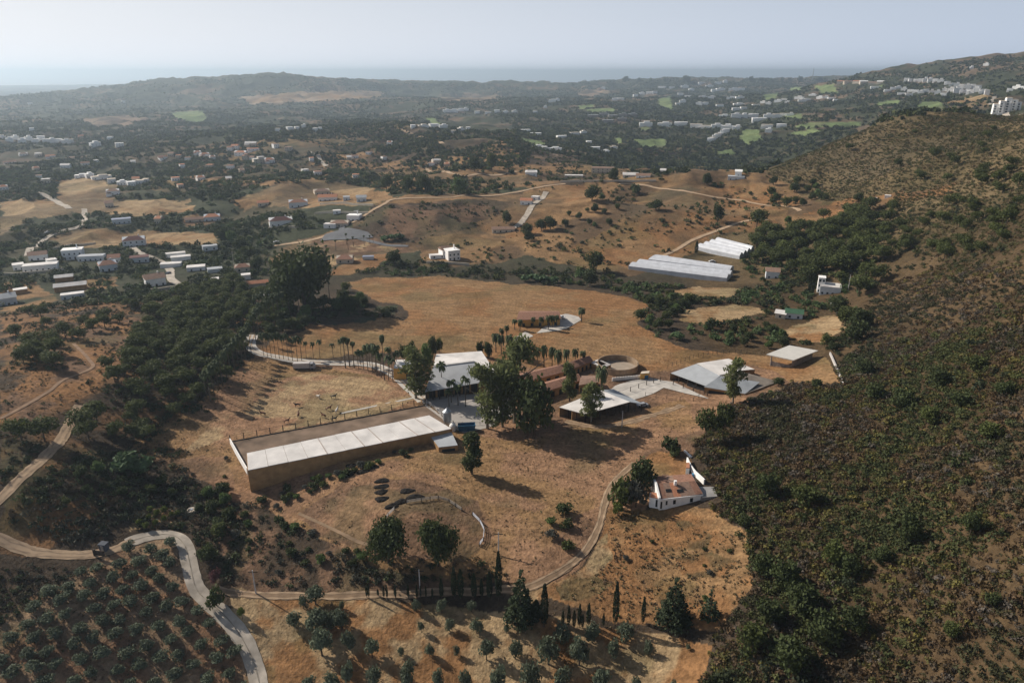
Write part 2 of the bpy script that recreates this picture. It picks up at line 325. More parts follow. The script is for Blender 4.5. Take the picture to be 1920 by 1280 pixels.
base[:] = lerp(lerp(D_, G_, sst(RR, 380, 520)), (.17, .115, .075), .8 * sst(f1 * .6 + f2 * .4, .50, .64) * sst(RR, 500, 900))
mq = sst(XX - (YY * .18 + 22) + 26 * (f2 - .5), 0, 25) * (RR < 1100)          # the scrub-covered slope on the right
base[:] = lerp(base, lerp(R__, (.090, .060, .032), sst(f2, .45, .62)), mq); base[:] = lerp(base, lerp((.105, .080, .040), (.15, .11, .058), sst(f2, .4, .6)), mq * sst(RR, 380, 520))
jx = (f3 - .5) * .020 + (f2 - .5) * .012; jy = (fbm(XX, YY, 9, 3, 31.) - .5) * .026 + (fbm(XX, YY, 34, 3, 13.) - .5) * .012
TJ = TT + jx; LJ = LL + jy
for (c1, c2, am, gr, ol) in ZONES:
    a, b = poly_tl(P(ol)); m = inside(a, b, TJ, LJ)
    g = fbm(XX[m], YY[m], gr, 4, gr * .7); t = am * 2 * sst(g, .40, .62); t = np.clip(t, 0, 1)
    cc = lerp(c1, c2, t)
    g2 = sst(fbm(XX[m], YY[m], gr * 1.6, 3, 40.), .56, .68) * .35
    base[m] = lerp(cc, GR, g2)
for ol in GOLF.replace("\n", ";").split(";"):
    a, b = poly_tl(P(ol), 6); m = inside(a, b, TT + jx * .3, LL + jy * .3); base[m] = lerp(Y_, (.22, .26, .11), f2[m])
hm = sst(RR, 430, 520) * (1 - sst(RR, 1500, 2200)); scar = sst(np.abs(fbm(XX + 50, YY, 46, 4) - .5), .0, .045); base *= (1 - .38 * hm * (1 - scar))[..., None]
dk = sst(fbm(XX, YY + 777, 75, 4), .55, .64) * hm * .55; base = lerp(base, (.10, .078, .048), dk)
# mown bands in the big field and furrow lines on the yard's paddocks
base *= (1 + .10 * np.sin((YY * .9 + XX * .35 + 14 * f2) * 1.4) * (RR < 420))[..., None].astype(np.float32)
base *= (.86 + .28 * fbm(XX, YY, 2.6, 3, 9.))[..., None]
def ground_mat():
    m = bpy.data.materials.new("dry ground"); t, N, L, b = nodes(m)
    a = N.new("ShaderNodeAttribute"); a.attribute_name = "tint"; tc = N.new("ShaderNodeTexCoord")
    val = None
    for s, d, lo, hi in ((.9, 6, .62, 1.38), (.13, 5, .78, 1.22)):
        nz = N.new("ShaderNodeTexNoise"); nz.inputs['Scale'].default_value = s; nz.inputs['Detail'].default_value = d; nz.inputs['Roughness'].default_value = .65
        L.new(tc.outputs['Object'], nz.inputs['Vector']); mr = N.new("ShaderNodeMapRange"); mr.inputs['From Min'].default_value = .32; mr.inputs['From Max'].default_value = .68
        mr.inputs['To Min'].default_value = lo; mr.inputs['To Max'].default_value = hi; L.new(nz.outputs['Fac'], mr.inputs['Value'])
        if val is None: val = mr.outputs[0]; n0 = nz
        else:
            mu = N.new("ShaderNodeMath"); mu.operation = 'MULTIPLY'; L.new(val, mu.inputs[0]); L.new(mr.outputs[0], mu.inputs[1]); val = mu.outputs[0]
    sc = N.new("ShaderNodeVectorMath"); sc.operation = 'SCALE'; L.new(a.outputs['Color'], sc.inputs[0]); L.new(val, sc.inputs['Scale']); L.new(sc.outputs[0], b.inputs['Base Color'])
    b.inputs['Roughness'].default_value = .95; b.inputs['Specular IOR Level'].default_value = .1
    bp = N.new("ShaderNodeBump"); bp.inputs['Distance'].default_value = .7; bp.inputs['Strength'].default_value = .9; L.new(n0.outputs['Fac'], bp.inputs['Height']); L.new(bp.outputs[0], b.inputs['Normal'])
    return m
nT, nL = XX.shape
idx = np.arange(nT * nL, dtype=np.int32).reshape(nT, nL)
Fq = np.stack([idx[:-1, :-1], idx[1:, :-1], idx[1:, 1:], idx[:-1, 1:]], -1).reshape(-1, 4)[:, ::1]
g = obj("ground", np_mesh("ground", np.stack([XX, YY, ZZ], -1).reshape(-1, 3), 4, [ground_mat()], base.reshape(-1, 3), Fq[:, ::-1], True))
tag(g, kind="structure", label="dry brown hills, fields and scrub slopes falling away to the coast")
# sea
m = bpy.data.materials.new("sea water"); t, N, L, b = nodes(m); b.inputs['Base Color'].default_value = (.30, .36, .42, 1); b.inputs['Roughness'].default_value = .4  # pale base colour has the haze's brightness over the water painted in
nz = N.new("ShaderNodeTexNoise"); nz.inputs['Scale'].default_value = .02; bp = N.new("ShaderNodeBump"); bp.inputs['Distance'].default_value = 3; L.new(nz.outputs['Fac'], bp.inputs['Height']); L.new(bp.outputs[0], b.inputs['Normal'])
o = MB().add([(-70000, 5200, SEA_Z), (70000, 5200, SEA_Z), (70000, 69000, SEA_Z), (-70000, 69000, SEA_Z)], [(0, 1, 2, 3)]).build("sea", m)
tag(o, kind="structure", label="pale hazy sea along the horizon")
# ------------------------------------------------------------------ roads, tracks and paved ground, draped 5-15 cm over the land
def catmull(p, step):
    p = [Vector(q) for q in p]; q = [2 * p[0] - p[1]] + p + [2 * p[-1] - p[-2]]; o = []
    for i in range(1, len(q) - 2):
        a, b, c, d = q[i - 1:i + 3]; k = max(1, int((c - b).length / step))
        for j in range(k):
            t = j / k; o.append(.5 * (2 * b + (c - a) * t + (2 * a - 5 * b + 4 * c - d) * t * t + (3 * b - a - 3 * c + d) * t ** 3))
    return o + [p[-1]]
def drape(name, rows, m, lift=.1, label=None, kind="structure", parent=None):
    V = np.array([(p[0], p[1]) for r in rows for p in r]); R = np.hypot(V[:, 0], V[:, 1]); z = height(V[:, 0], V[:, 1]) + lift + np.maximum(0, R - 200) * .0006
    k = len(rows[0]); Fi = [(i * k + j, i * k + j + 1, (i + 1) * k + j + 1, (i + 1) * k + j) for i in range(len(rows) - 1) for j in range(k - 1)]
    o = obj(name, np_mesh(name, np.column_stack([V, z]), 4, [m], None, Fi, True), parent)
    me = o.data
    if len(me.polygons) and sum(p.normal.z for p in me.polygons) < 0: me.flip_normals()
    return tag(o, label, kind=kind)
def road(name, px, w, m, label, lift=.1, wob=.12):
    c = [at(u, v) for u, v in P(px)]; R = np.mean([math.hypot(p.x, p.y) for p in c]); line = catmull([(p.x, p.y, 0) for p in c], max(.8, R * .006)); rows = []
    rut = {-1: [], 1: [], 0: []}
    for i, p in enumerate(line):
        d = (line[min(i + 1, len(line) - 1)] - line[max(i - 1, 0)]).normalized(); nrm = Vector((-d.y, d.x, 0))
        for s_ in rut: q = p + nrm * (.72 * s_ + .12 * math.sin(i * .37 + s_)); e_ = (.24 if s_ else .10) * (1 + .4 * math.sin(i * 1.3)); rut[s_].append([q - nrm * e_, q, q + nrm * e_])
        a = w * (.5 + wob * (random.random() - .5)); b = w * (.5 + wob * (random.random() - .5))
        rows.append([p - nrm * a, p - nrm * a * .5, p, p + nrm * b * .5, p + nrm * b])
    o = drape(name, rows, m, lift, label)
    if R < 330 and w > 1.5:
        for s_ in ((0,) if name == "concrete_road" else (-1, 1)):
            c_ = drape("centre_crack" if s_ == 0 else "wheel_rut", rut[s_], M_crack if s_ == 0 else M_rut, lift + .05, None, None, o)
    return o
def patch(name, left, right, m, label, k=8, lift=.08, step=2.0):
    a = [at(u, v) for u, v in P(left)]; b = [at(u, v) for u, v in P(right)]
    def res(l, n):
        l = [Vector((p.x, p.y, 0)) for p in l]; s = [0]
        for i in range(1, len(l)): s.append(s[-1] + (l[i] - l[i - 1]).length)
        o = []
        for q in range(n):
            t = s[-1] * q / (n - 1); i = max(j for j in range(len(s)) if s[j] <= t + 1e-6); i = min(i, len(l) - 2); o.append(l[i].lerp(l[i + 1], (t - s[i]) / max(1e-6, s[i + 1] - s[i])))
        return o
    n = max(3, int(sum((Vector(a[i + 1]) - Vector(a[i])).length for i in range(len(a) - 1)) / step)); A_ = res(a, n); B2 = res(b, n)
    return drape(name, [[A_[i].lerp(B2[i], j / k) for j in range(k + 1)] for i in range(n)], m, lift, label)
M_rut = mat("packed wheel rut", (.36, .255, .165), .35, .5, .95); M_crack = mat("dark joint in the concrete", (.27, .235, .19), .4, .5, .95)
M_dirt = mat("pale dirt", (.42, .30, .195), .18, .35, .95, .05); M_conc = mat("weathered concrete", (.40, .35, .29), .28, .35, .85, .02)
M_white = mat("bleached concrete", (.47, .44, .40), .18, .3, .8, .01); M_asph = mat("grey asphalt", (.13, .135, .145), .12, .4, .85)
M_track = mat("dusty track", (.235, .16, .10), .25, .5, .95, .06); M_sand = mat("arena sand", (.17, .12, .085), .45, .16, .95, .03)
M_path = mat("red earth path", (.25, .16, .10), .2, .3, .95, .05); M_yard = mat("swept yard paving", (.36, .33, .30), .12, .12, .85)
road("dirt_road", "150 760 128 800 108 832 72 868 30 905 0 935 -40 975 -20 1000 30 1024 60 1034", 3.1, M_dirt, "pale dirt road winding down the left hillside")
road("dirt_road", "55 1034 110 1040 160 1040 215 1030 250 1013", 2.8, M_dirt, "sandy dirt road above the olive grove by the gate")
road("concrete_road", "240 1018 265 1009 295 1003 325 1004 347 1022 357 1065 372 1108 418 1152 452 1192 475 1240 490 1300", 3.9, M_conc, "pale concrete road curving round the olive grove", .12, .05)
road("driveway", "474 628 469 648 485 662 520 670 560 677 620 681 690 683 735 700 765 725 795 752", 5.0, M_white, "bleached driveway lined with palm trees", .12, .04)
road("dirt_track", "400 1104 440 1112 540 1117 650 1117 760 1114 850 1108 930 1106 990 1101 1045 1075 1095 1035 1122 990 1133 945 1150 905 1190 868", 2.0, M_track, "two-wheel dirt track below the ruined farmhouse", .1, .3)
road("dirt_track", "560 962 610 985 660 1010 690 1022", .9, M_track, "narrow foot trail on the brown slope left of the two oaks")
road("dirt_track", "138 645 165 672 172 690 120 712 90 735 30 770 0 785", 1.3, M_path, "reddish footpath over the pine knoll")
road("dirt_track", "1060 790 1130 800 1200 785 1280 760", 3.2, M_track, "worn track crossing the brown paddock", .05, .5)
road("village_road", "158 392 158 418 150 425 110 436 88 446 70 462 52 480", 5, M_conc, "pale village lane at the left between dry fields")
road("village_road", "240 460 262 474 300 490 318 505 322 525 345 536 365 545", 5, M_conc, "pale lane running through the village houses")
road("village_road", "60 365 95 372 115 384 130 392", 6, M_conc, "short light lane beside the tan fields")
road("hill_road", "1024 360 1005 380 990 400 975 420 955 432", 5, M_conc, "grey lane climbing the hill past small houses")
road("hill_road", "782 312 800 317 850 326 910 328 970 322", 4.5, M_dirt, "pale track along the far grassy ridge")
road("hill_road", "745 242 770 252 800 262 830 270", 7, M_dirt, "broad bare track on the distant hilltop")
road("hill_road", "668 395 655 415 640 430 655 440 690 452 725 460 765 462", 4.5, M_asph, "grey lane bending round the foot of the brown hill")
road("ridge_track", "660 418 690 400 722 382 735 375 800 371 900 368 960 362 1020 350 1060 345", 3.2, M_dirt, "pale ridge track along the crest of the brown hill")
road("ridge_track", "1160 345 1225 352 1300 362 1380 375 1460 386 1500 396", 3.0, M_dirt, "long straight dirt track across the orange hillside")
road("ridge_track", "1180 505 1265 470 1300 450 1380 420 1440 412", 3.0, M_dirt, "dirt access track between the greenhouses")
road("ridge_track", "490 465 560 455 620 440", 4, M_dirt, "dusty lane above the orange field")
road("hill_road", "1866 178 1858 192 1862 204 1885 212 1930 213", 7, M_conc, "pale hairpin road round the white apartment block")
road("hill_road", "580 285 590 292 600 300 612 312", 6, M_conc, "far short lane on the wooded ridge")
patch("courtyard", "785 742 800 770 840 800 870 812", "905 738 960 748 965 775 920 800", M_yard, "grey paved courtyard between arena and stables")
patch("paved_yard", "1120 752 1155 722 1210 706", "1180 752 1225 738 1262 718", M_white, "bright concrete yard behind the open shed")
patch("paved_yard", "1225 712 1262 716", "1240 726 1330 748", M_white, "strip of pale concrete leading to the grey barns", lift=.14)
patch("paved_yard", "1040 596 1062 588 1085 594", "1006 625 1060 618 1090 600", M_white, "white forecourt of the small villa in the field")
patch("paved_yard", "952 642 985 622", "960 652 1000 630", M_white, "pale drive joining villa and riding hall")
patch("car_park", "610 440 650 428 690 436", "600 452 650 450 700 446", M_asph, "dark grey car park near the ornamental garden", lift=.3)

# ------------------------------------------------------------------ building parts and helpers for the farm
M_tin = mat("white roof sheeting", (.68, .65, .62), .16, .22, .6, .01); M_tin2 = mat("grey roof sheeting", (.40, .42, .44), .10, .3, .55)
M_tin3 = mat("dull fibre cement", (.30, .29, .28), .22, .3, .8); M_ochre = mat("ochre render", (.34, .20, .09), .25, .5, .9); M_yel = mat("bright ochre render", (.62, .36, .10), .12, .5, .9)
M_wh = mat("white render", (.88, .87, .85), .08, .6, .85); M_tile = mat("clay roof tiles", (.27, .145, .10), .25, 1.6, .9, .03); M_tile2 = mat("orange roof tiles", (.42, .19, .11), .2, 1.6, .9, .03)
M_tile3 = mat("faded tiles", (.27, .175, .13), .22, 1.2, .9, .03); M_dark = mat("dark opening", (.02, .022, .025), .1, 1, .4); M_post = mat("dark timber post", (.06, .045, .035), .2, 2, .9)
M_pale = mat("painted board fence", (.50, .47, .45), .12, 2, .8); M_green = mat("green netting", (.05, .12, .07), .2, .8, .9); M_film = mat("greenhouse film", (.58, .60, .64), .12, .3, .35)
M_blue = mat("blue paint", (.03, .11, .20), .15, 1.5, .55); M_steel = mat("galvanised silo steel", (.38, .41, .44), .1, .8, .4, metal=.4); M_glass = mat("window glass", (.04, .055, .07), .1, 1, .15)
M_lw = mat("bluish white paint", (.66, .69, .72), .06, .5, .8); M_cream = mat("cream render", (.60, .52, .42), .1, .5, .9); M_mound = mat("dark dung heap", (.016, .013, .011), .3, 2, .98, .1)  # M_lw is a white wall paint with a bluish tone of its own
M_black = mat("black rubber", (.02, .02, .02), .1, 1, .7); M_red = mat("red cloth", (.30, .05, .04), .1, 1, .8); M_stone = mat("rubble stone wall", (.24, .21, .19), .3, 1.2, .95, .06)
def roof_quad(name, q, m, parent, th=.18):
    """a roof sheet through pixel corners (u, v, height)"""
    t = [pz(u, v, z) for u, v, z in q]; o = MB().slab(t, [p - Vector((0, 0, th)) for p in t]).build(name, m, parent)
    fix_n(o); return t
def fix_n(o):
    import bmesh
    bm = bmesh.new(); bm.from_mesh(o.data); bmesh.ops.recalc_face_normals(bm, faces=bm.faces); bm.to_mesh(o.data); bm.free()
def wall_to(name, a, b, zb, m, parent, th=.25, za=None, push=0.0):
    """a wall under the roof edge a-b, from just below the roof down to height zb"""
    d = (b - a); d.z = 0; nn = Vector((-d.y, d.x, 0)).normalized() * th / 2; g = Vector((0, 0, .21))
    pts = [a - nn - g, b - nn - g, b + nn - g, a + nn - g]; o = MB().slab(pts, [Vector((p.x, p.y, zb)) for p in pts]).build(name, m, parent); fix_n(o); return o
def inset(a, b, c, t): return a + (c - a) * t
def local(root, q):  # world point to child space of an unrotated, unscaled empty
    return q - root.location
def grounded(label, name, cat, u, v, group=None):
    p = at(u, v); return empty(name, p, 0, 1, label, cat, group)
class Bld:
    """a building whose parts are given in world coordinates"""
    def __init__(s, name, label, cat, u, v, group=None): s.r = grounded(label, name, cat, u, v, group); s.o = Vector(s.r.location)
    def sh(s, pts): return [Vector(p) - s.o for p in pts]
    def quad(s, name, q, m, th=.18):
        t = [pz(a, b, c) for a, b, c in q]; tt = s.sh(t); o = MB().slab(tt, [p - Vector((0, 0, th)) for p in tt]).build(name, m, s.r); fix_n(o); return t
    def sheet(s, name, t, m, th=.18):
        tt = s.sh(t); o = MB().slab(tt, [p - Vector((0, 0, th)) for p in tt]).build(name, m, s.r); fix_n(o); return o
    def wall(s, name, a, b, zb, m, th=.25, drop=.21, label=None):
        d = (b - a); d.z = 0; nn = Vector((-d.y, d.x, 0)).normalized() * th / 2; g = Vector((0, 0, drop)); t = [a - nn - g, b - nn - g, b + nn - g, a + nn - g]
        o = MB().slab(s.sh(t), s.sh([(p.x, p.y, zb) for p in t])).build(name, m, s.r); fix_n(o)
        if label: o["label"] = label
        return o
    def post(s, name, p, zb, m, w=.25, drop=.2):
        q = Vector(p) - s.o; return MB().box(q.x - w / 2, q.y - w / 2, zb - s.o.z, q.x + w / 2, q.y + w / 2, q.z - drop).build(name, m, s.r)
    def block(s, name, t, zb, m, drop=0.0):
        tt = s.sh(t); o = MB().slab([p - Vector((0, 0, drop)) for p in tt], [Vector((p.x, p.y, zb - s.o.z)) for p in tt]).build(name, m, s.r); fix_n(o); return o
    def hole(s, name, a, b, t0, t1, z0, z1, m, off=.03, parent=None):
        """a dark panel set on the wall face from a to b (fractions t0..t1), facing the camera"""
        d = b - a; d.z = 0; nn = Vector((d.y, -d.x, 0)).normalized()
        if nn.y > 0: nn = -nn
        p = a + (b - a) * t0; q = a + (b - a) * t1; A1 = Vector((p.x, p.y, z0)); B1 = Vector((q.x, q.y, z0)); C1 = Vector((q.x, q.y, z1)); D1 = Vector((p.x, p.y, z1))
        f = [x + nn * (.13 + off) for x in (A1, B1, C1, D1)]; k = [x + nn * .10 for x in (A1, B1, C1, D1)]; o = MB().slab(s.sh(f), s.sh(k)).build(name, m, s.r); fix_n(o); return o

# 1 long covered riding arena
b = Bld("covered_arena", "long white-roofed covered arena with ochre back wall and open sand side", "arena building", 650, 850)
RA = [(465, 881, 4.4), (463, 849, 5.0), (805, 778, 5.0), (847, 803, 4.4)]
t = [pz(*q) for q in RA]
NS = 11
for i in range(NS):
    a0, a1 = i / NS, (i + 1) / NS - .0015; f = lambda p, q, s_: p + (q - p) * s_
    pan = [f(t[0], t[3], a0), f(t[1], t[2], a0), f(t[1], t[2], a1), f(t[0], t[3], a1)]
    b.sheet("roof_sheet", [p + Vector((0, 0, .05 * (i % 2))) for p in pan], M_tin)
for i in range(1, NS):
    p = t[0] + (t[3] - t[0]) * (i / NS); q = t[1] + (t[2] - t[1]) * (i / NS); d = (t[3] - t[0]).normalized() * .16; zz = Vector((0, 0, .12))
    if i in (4, 6, 7, 9, 10): b.sheet("roof_seam", [p - d + zz, q - d + zz, q + d + zz, p + d + zz], mat("stained roof joint", (.44, .38, .34), .2, .5, .8), .12)
b.wall("back_wall", t[0] + (t[1] - t[0]) * .02, t[3] + (t[2] - t[3]) * .02, -4.5, M_ochre, .3)
b.wall("end_wall", t[0] + (t[1] - t[0]) * .03, t[1], -3.0, M_ochre, .3); b.wall("end_wall", t[3], t[2], -.5, M_ochre, .3)
for i in range(1, 12): b.post("column", t[1] + (t[2] - t[1]) * (i / 12) - Vector((0, 0, .0)), -.3, M_post, .3)
for i in range(0, 24):
    p = t[0] + (t[3] - t[0]) * ((i + .5) / 24); 
sand = [pz(434, 829, .35), pz(797, 761, .35), pz(850, 800, .35), pz(470, 884, .35)]
o = MB().slab(sand, [Vector((p.x, p.y, -5)) for p in sand]).build("arena_sand_floor", M_sand); fix_n(o); tag(o, "brown sand riding strip open beside the long white roof", "riding surface")
def wallpath(name, px, h, th, m, label, cat, z=None, group=None, seg=None, step=3.0):
    c = [at(u, v) if z is None else pz(u, v, z) for u, v in P(px)]; root = empty(name, c[0], 0, 1, label, cat, group); mb = MB(); ln = catmull(c, step) if len(c) > 2 else [c[0].lerp(c[1], i / max(1, int((c[1] - c[0]).length / step))) for i in range(max(1, int((c[1] - c[0]).length / step)) + 1)]
    for i in range(len(ln) - 1):
        a, q = ln[i], ln[i + 1]; za, zq = (hz(a.x, a.y), hz(q.x, q.y)) if z is None else (a.z, q.z); d = (q - a); d.z = 0; nn = Vector((-d.y, d.x, 0)).normalized() * th / 2
        pp = [a - nn, q - nn, q + nn, a + nn]; zz = [za, zq, zq, za]
        mb.slab([Vector((p.x, p.y, w + h)) - c[0] for p, w in zip(pp, zz)], [Vector((p.x, p.y, w - .8)) - c[0] for p, w in zip(pp, zz)])
    o = mb.build("panel", m, root); fix_n(o); return root
def fence(px, label, gap, h=1.6, group=None, m=M_post, rails=2, w=.16, name="post_fence", z=None, rm=None, rr=.04):
    c = [at(u, v) if z is None else pz(u, v, z) for u, v in P(px)]; root = empty(name, c[0], 0, 1, label, "fence", group); ln = []; L = 0
    for i in range(len(c) - 1):
        k = max(1, round((c[i + 1] - c[i]).length / gap)); ln += [c[i].lerp(c[i + 1], j / k) for j in range(k)]
    ln.append(c[-1]); pme = MB().box(-w / 2, -w / 2, -.5, w / 2, w / 2, h).mesh("post", m)
    ps = [Vector((p.x, p.y, hz(p.x, p.y) if z is None else z)) for p in ln]
    for p in ps[:100]: q = obj("post", pme, root); q.location = p - c[0]
    for r in range(rails): MB().tube([p - c[0] + Vector((0, 0, h * (.9 - .42 * r))) for p in ps], rr, 4).build("rail", rm or m, root)
    return root
wallpath("arena_retaining_wall", "432 829 447 856 464 885", 1.5, .3, M_wh, "low whitewashed end wall left of the sand arena", "wall", .2)
wallpath("arena_retaining_wall", "434 828 797 760", .25, .35, M_black, "low dark kerb wall along the back of the sand arena", "wall", .3)
wallpath("concrete_footpath_edge", "640 775 795 742", .18, 1.0, M_white, "pale concrete edge strip behind the arena fence", "kerb", .1)
fence("432 826 797 756", "post fence along the paddock side of the long arena", 4.2, 2.1, z=.3, rails=1, w=.22)
fence("800 757 850 796", "short rail fence at the courtyard end of the arena", 3, 1.8, z=.3, m=M_pale, w=.2)
b = Bld("lean_to_shed", "small grey lean-to roof with ochre walls at the arena end", "shed", 828, 845)
t = b.quad("roof", [(801, 809, 3.0), (845, 806, 3.2), (858, 834, 2.3), (823, 838, 2.3)], M_tin2)
b.wall("wall", t[3], t[2], -2.5, M_ochre, .25); b.wall("wall", t[0], t[3], -1, M_ochre); b.wall("wall", t[2], t[1], -1, M_ochre)
b.hole("opening", t[3], t[2], .15, .85, -1.5, 1.4, M_dark)

# 2 courtyard things
def lathe(prof, k=20):
    mb = MB(); vs = [(r * math.cos(2 * math.pi * j / k), r * math.sin(2 * math.pi * j / k), z) for r, z in prof for j in range(k)]
    return mb.add(vs, [(i * k + j, i * k + (j + 1) % k, (i + 1) * k + (j + 1) % k, (i + 1) * k + j) for i in range(len(prof) - 1) for j in range(k)])
p = at(839, 800); r = empty("feed_silo", p, 0, 1, "tall grey steel feed silo at the end of the arena roof", "silo")
lathe([(.05, 1.2), (.5, 1.3), (1.5, 2.8), (1.5, 6.0), (.3, 7.0), (.01, 7.05)]).build("tank", M_steel, r)
for a in range(4): x, y = 1.35 * math.cos(a * 1.57 + .7), 1.35 * math.sin(a * 1.57 + .7); MB().tube([(x, y, -.2), (x, y, 3)], .09, 6).build("leg", M_steel, r)
lathe([(.3, 7.0), (.3, 7.3), (.01, 7.35)], 10).build("cap", M_steel, r)
p = at(849, 806); r = empty("water_tank", p, 0, 1, "small white round water tank beside the silo", "tank")
lathe([(1.1, -.2), (1.15, 1.8), (.7, 2.4), (.25, 2.6), (.01, 2.62)]).build("tank_body", M_wh, r); lathe([(.3, 2.55), (.3, 2.8), (.01, 2.82)], 10).build("lid", M_steel, r)
p = at(875, 806); r = empty("waste_skip", p, R_(6), 1, "open blue waste skip parked in the courtyard", "skip")
mb = MB()
def prism(mb, bot, top, z0, z1): mb.slab([(x, y, z1) for x, y in top], [(x, y, z0) for x, y in bot])
prism(mb, [(-2.7, -1.1), (2.7, -1.1), (2.7, -1.0), (-2.7, -1.0)], [(-3.0, -1.25), (3.0, -1.25), (3.0, -1.13), (-3.0, -1.13)], .15, 2.3)
prism(mb, [(-2.7, 1.0), (2.7, 1.0), (2.7, 1.1), (-2.7, 1.1)], [(-3.0, 1.13), (3.0, 1.13), (3.0, 1.25), (-3.0, 1.25)], .15, 2.3)
prism(mb, [(-2.7, -1.1), (-2.6, -1.1), (-2.6, 1.1), (-2.7, 1.1)], [(-3.0, -1.25), (-2.88, -1.25), (-2.88, 1.25), (-3.0, 1.25)], .15, 2.3)
prism(mb, [(2.6, -1.1), (2.7, -1.1), (2.7, 1.1), (2.6, 1.1)], [(2.88, -1.25), (3.0, -1.25), (3.0, 1.25), (2.88, 1.25)], .15, 2.3)
mb.box(-2.7, -1.1, .1, 2.7, 1.1, .25)
o = mb.build("skip_body", M_blue, r); fix_n(o)
for i in range(7): x = -2.5 + i * .83; MB().box(x - .06, -1.32, .2, x + .06, -1.14, 2.25).build("rib", M_blue, r)
MB().box(-3.1, -1.33, 2.2, 3.1, -1.1, 2.36).build("rim", M_blue, r)

# 3 big riding hall
b = Bld("riding_hall", "large riding hall with pale grey front roof and bright white back roof", "hall", 850, 735)
fr = [(797, 734, 4.2), (812, 686, 8.5), (889, 676, 8.5), (900, 717, 4.2)]
t = b.quad("roof_slope", fr, mat("hall front sheeting", (.48, .49, .50), .08, .25, .6), .2)
bk = [(812, 686, 8.5), (818, 664, 5.2), (903, 658, 5.2), (932, 702, 5.2), (915, 712, 6.5), (889, 676, 8.5)]
t2 = b.quad("roof_slope", bk, M_tin, .2)
b.sheet("ridge_cap", [t[1] + Vector((0, 0, .25)), t[2] + Vector((0, 0, .25)), t[2] + Vector((.3, -.7, .05)), t[1] + Vector((.3, -.7, .05))], M_tin, .1)
fa, fb_ = t[0].lerp(t[1], .16), t[3].lerp(t[2], .16); b.wall("wall", fa, fb_, -.5, M_ochre)
for i in range(9): b.post("post", t[0].lerp(t[3], .01 + .98 * i / 8), -.5, M_post, .3)
b.wall("wall", t[3], t2[3] + Vector((0, 0, -.4)), -.5, M_ochre); b.wall("wall", t[0] + (t[1] - t[0]) * .04, t2[1], -.5, M_ochre); b.wall("wall", t2[1], t2[2], -.5, M_ochre)
for i in range(6): b.hole("dark_doorway", fa, fb_, .04 + i * .16, .16 + i * .16, -.4, 3.2, M_dark)  # doorways made wide and dark, painting the eave's shadow onto the front wall
b = Bld("gatehouse_block", "bright ochre block with flat white roof beside the driveway palms", "building", 748, 722)
t = b.quad("roof", [(738, 690, 4.6), (742, 674, 4.6), (776, 674, 4.6), (776, 690, 4.6)], M_tin); b.wall("wall", t[0], t[3], -1.5, M_yel, .3); b.wall("wall", t[0], t[1], -1, M_yel, .3); b.wall("wall", t[3], t[2], -1, M_yel, .3)
b.hole("door", t[0], t[3], .6, .8, -.5, 2.2, M_dark)

# 4 stable wings, walker ring and yard walls
def wing(label, q, ze, zr, m, wm, cat="stable", nm="stable_wing", zb=-.5, holes=5):
    """gabled wing: q = four pixel corners (near-left, near-right, far-right, far-left) at eave height"""
    cx = sum(a for a, _ in q) / 4; cy = sum(a for _, a in q) / 4; b = Bld(nm, label, cat, cx, cy + 8)
    e = [pz(u, v, ze) for u, v in q]; r0 = (e[0] + e[3]) / 2; r1 = (e[1] + e[2]) / 2; r0.z = r1.z = zr
    b.sheet("roof_slope", [e[0], e[1], r1, r0], m); b.sheet("roof_slope", [r0, r1, e[2], e[3]], m)
    ins = lambda p, t: p + ((e[0] + e[1] + e[2] + e[3]) / 4 - p) * t
    w = [ins(p, .05) for p in e]
    for i in range(4): b.wall("wall", w[i], w[(i + 1) % 4], zb, wm)
    for i in range(holes): b.hole("dark_doorway", w[0], w[1], (i + .3) / holes, (i + .75) / holes, zb + .3, min(zb + 2.8, ze - .6), M_dark)
    return b
wing("brown tiled stable wing below the round walled pen", [(1072, 693), (1112, 676), (1098, 668), (1050, 684)], 3.2, 4.6, M_tile, M_ochre)
wing("brown tiled stable wing behind the eucalyptus clump", [(985, 716), (1070, 694), (1050, 683), (965, 702)], 3.2, 4.6, M_tile, M_ochre)
wing("long dark-tiled stable wing in the shade of the trees", [(1010, 738), (1092, 712), (1078, 700), (992, 724)], 3.2, 4.4, M_tile, M_ochre)
wing("pale-roofed ochre tack building left of the palm", [(1085, 722), (1122, 716), (1118, 704), (1090, 704)], 3.4, 3.9, M_tile3, M_ochre)
wing("low tiled storehouse under the big trees", [(920, 712), (975, 704), (960, 692), (915, 700)], 3.0, 4.2, M_tile, M_ochre)
b = Bld("round_pen", "round high-walled pen with pale sand floor behind the stables", "round pen", 1160, 692)
c = at(1158, 690)
o = lathe([(8.4, -.6), (8.4, 2.7), (8.1, 2.7), (8.1, -.2)], 40).build("ring_wall", mat("stained plaster wall", (.30, .22, .15), .25, .5, .9), b.r); o.location = c - b.o; fix_n(o)
o = lathe([(8.3, -.5), (8.3, .12), (.01, .14)], 40).build("sand_floor", mat("pale pen sand", (.34, .28, .22), .15, .4, .95), b.r); o.location = c - b.o; fix_n(o)
o = MB().box(8.05, -1.1, 0, 8.5, 1.1, 2.5).build("gate", M_post, b.r); o.location = c - b.o
b = Bld("lunging_pen", "small square roofed pen beside the round walled pen", "pen", 1128, 692)
q = [pz(1107, 679, 2.6), pz(1130, 690, 2.6), pz(1146, 683, 2.6), pz(1122, 673, 2.6)]; cc = sum(q, Vector()) / 4
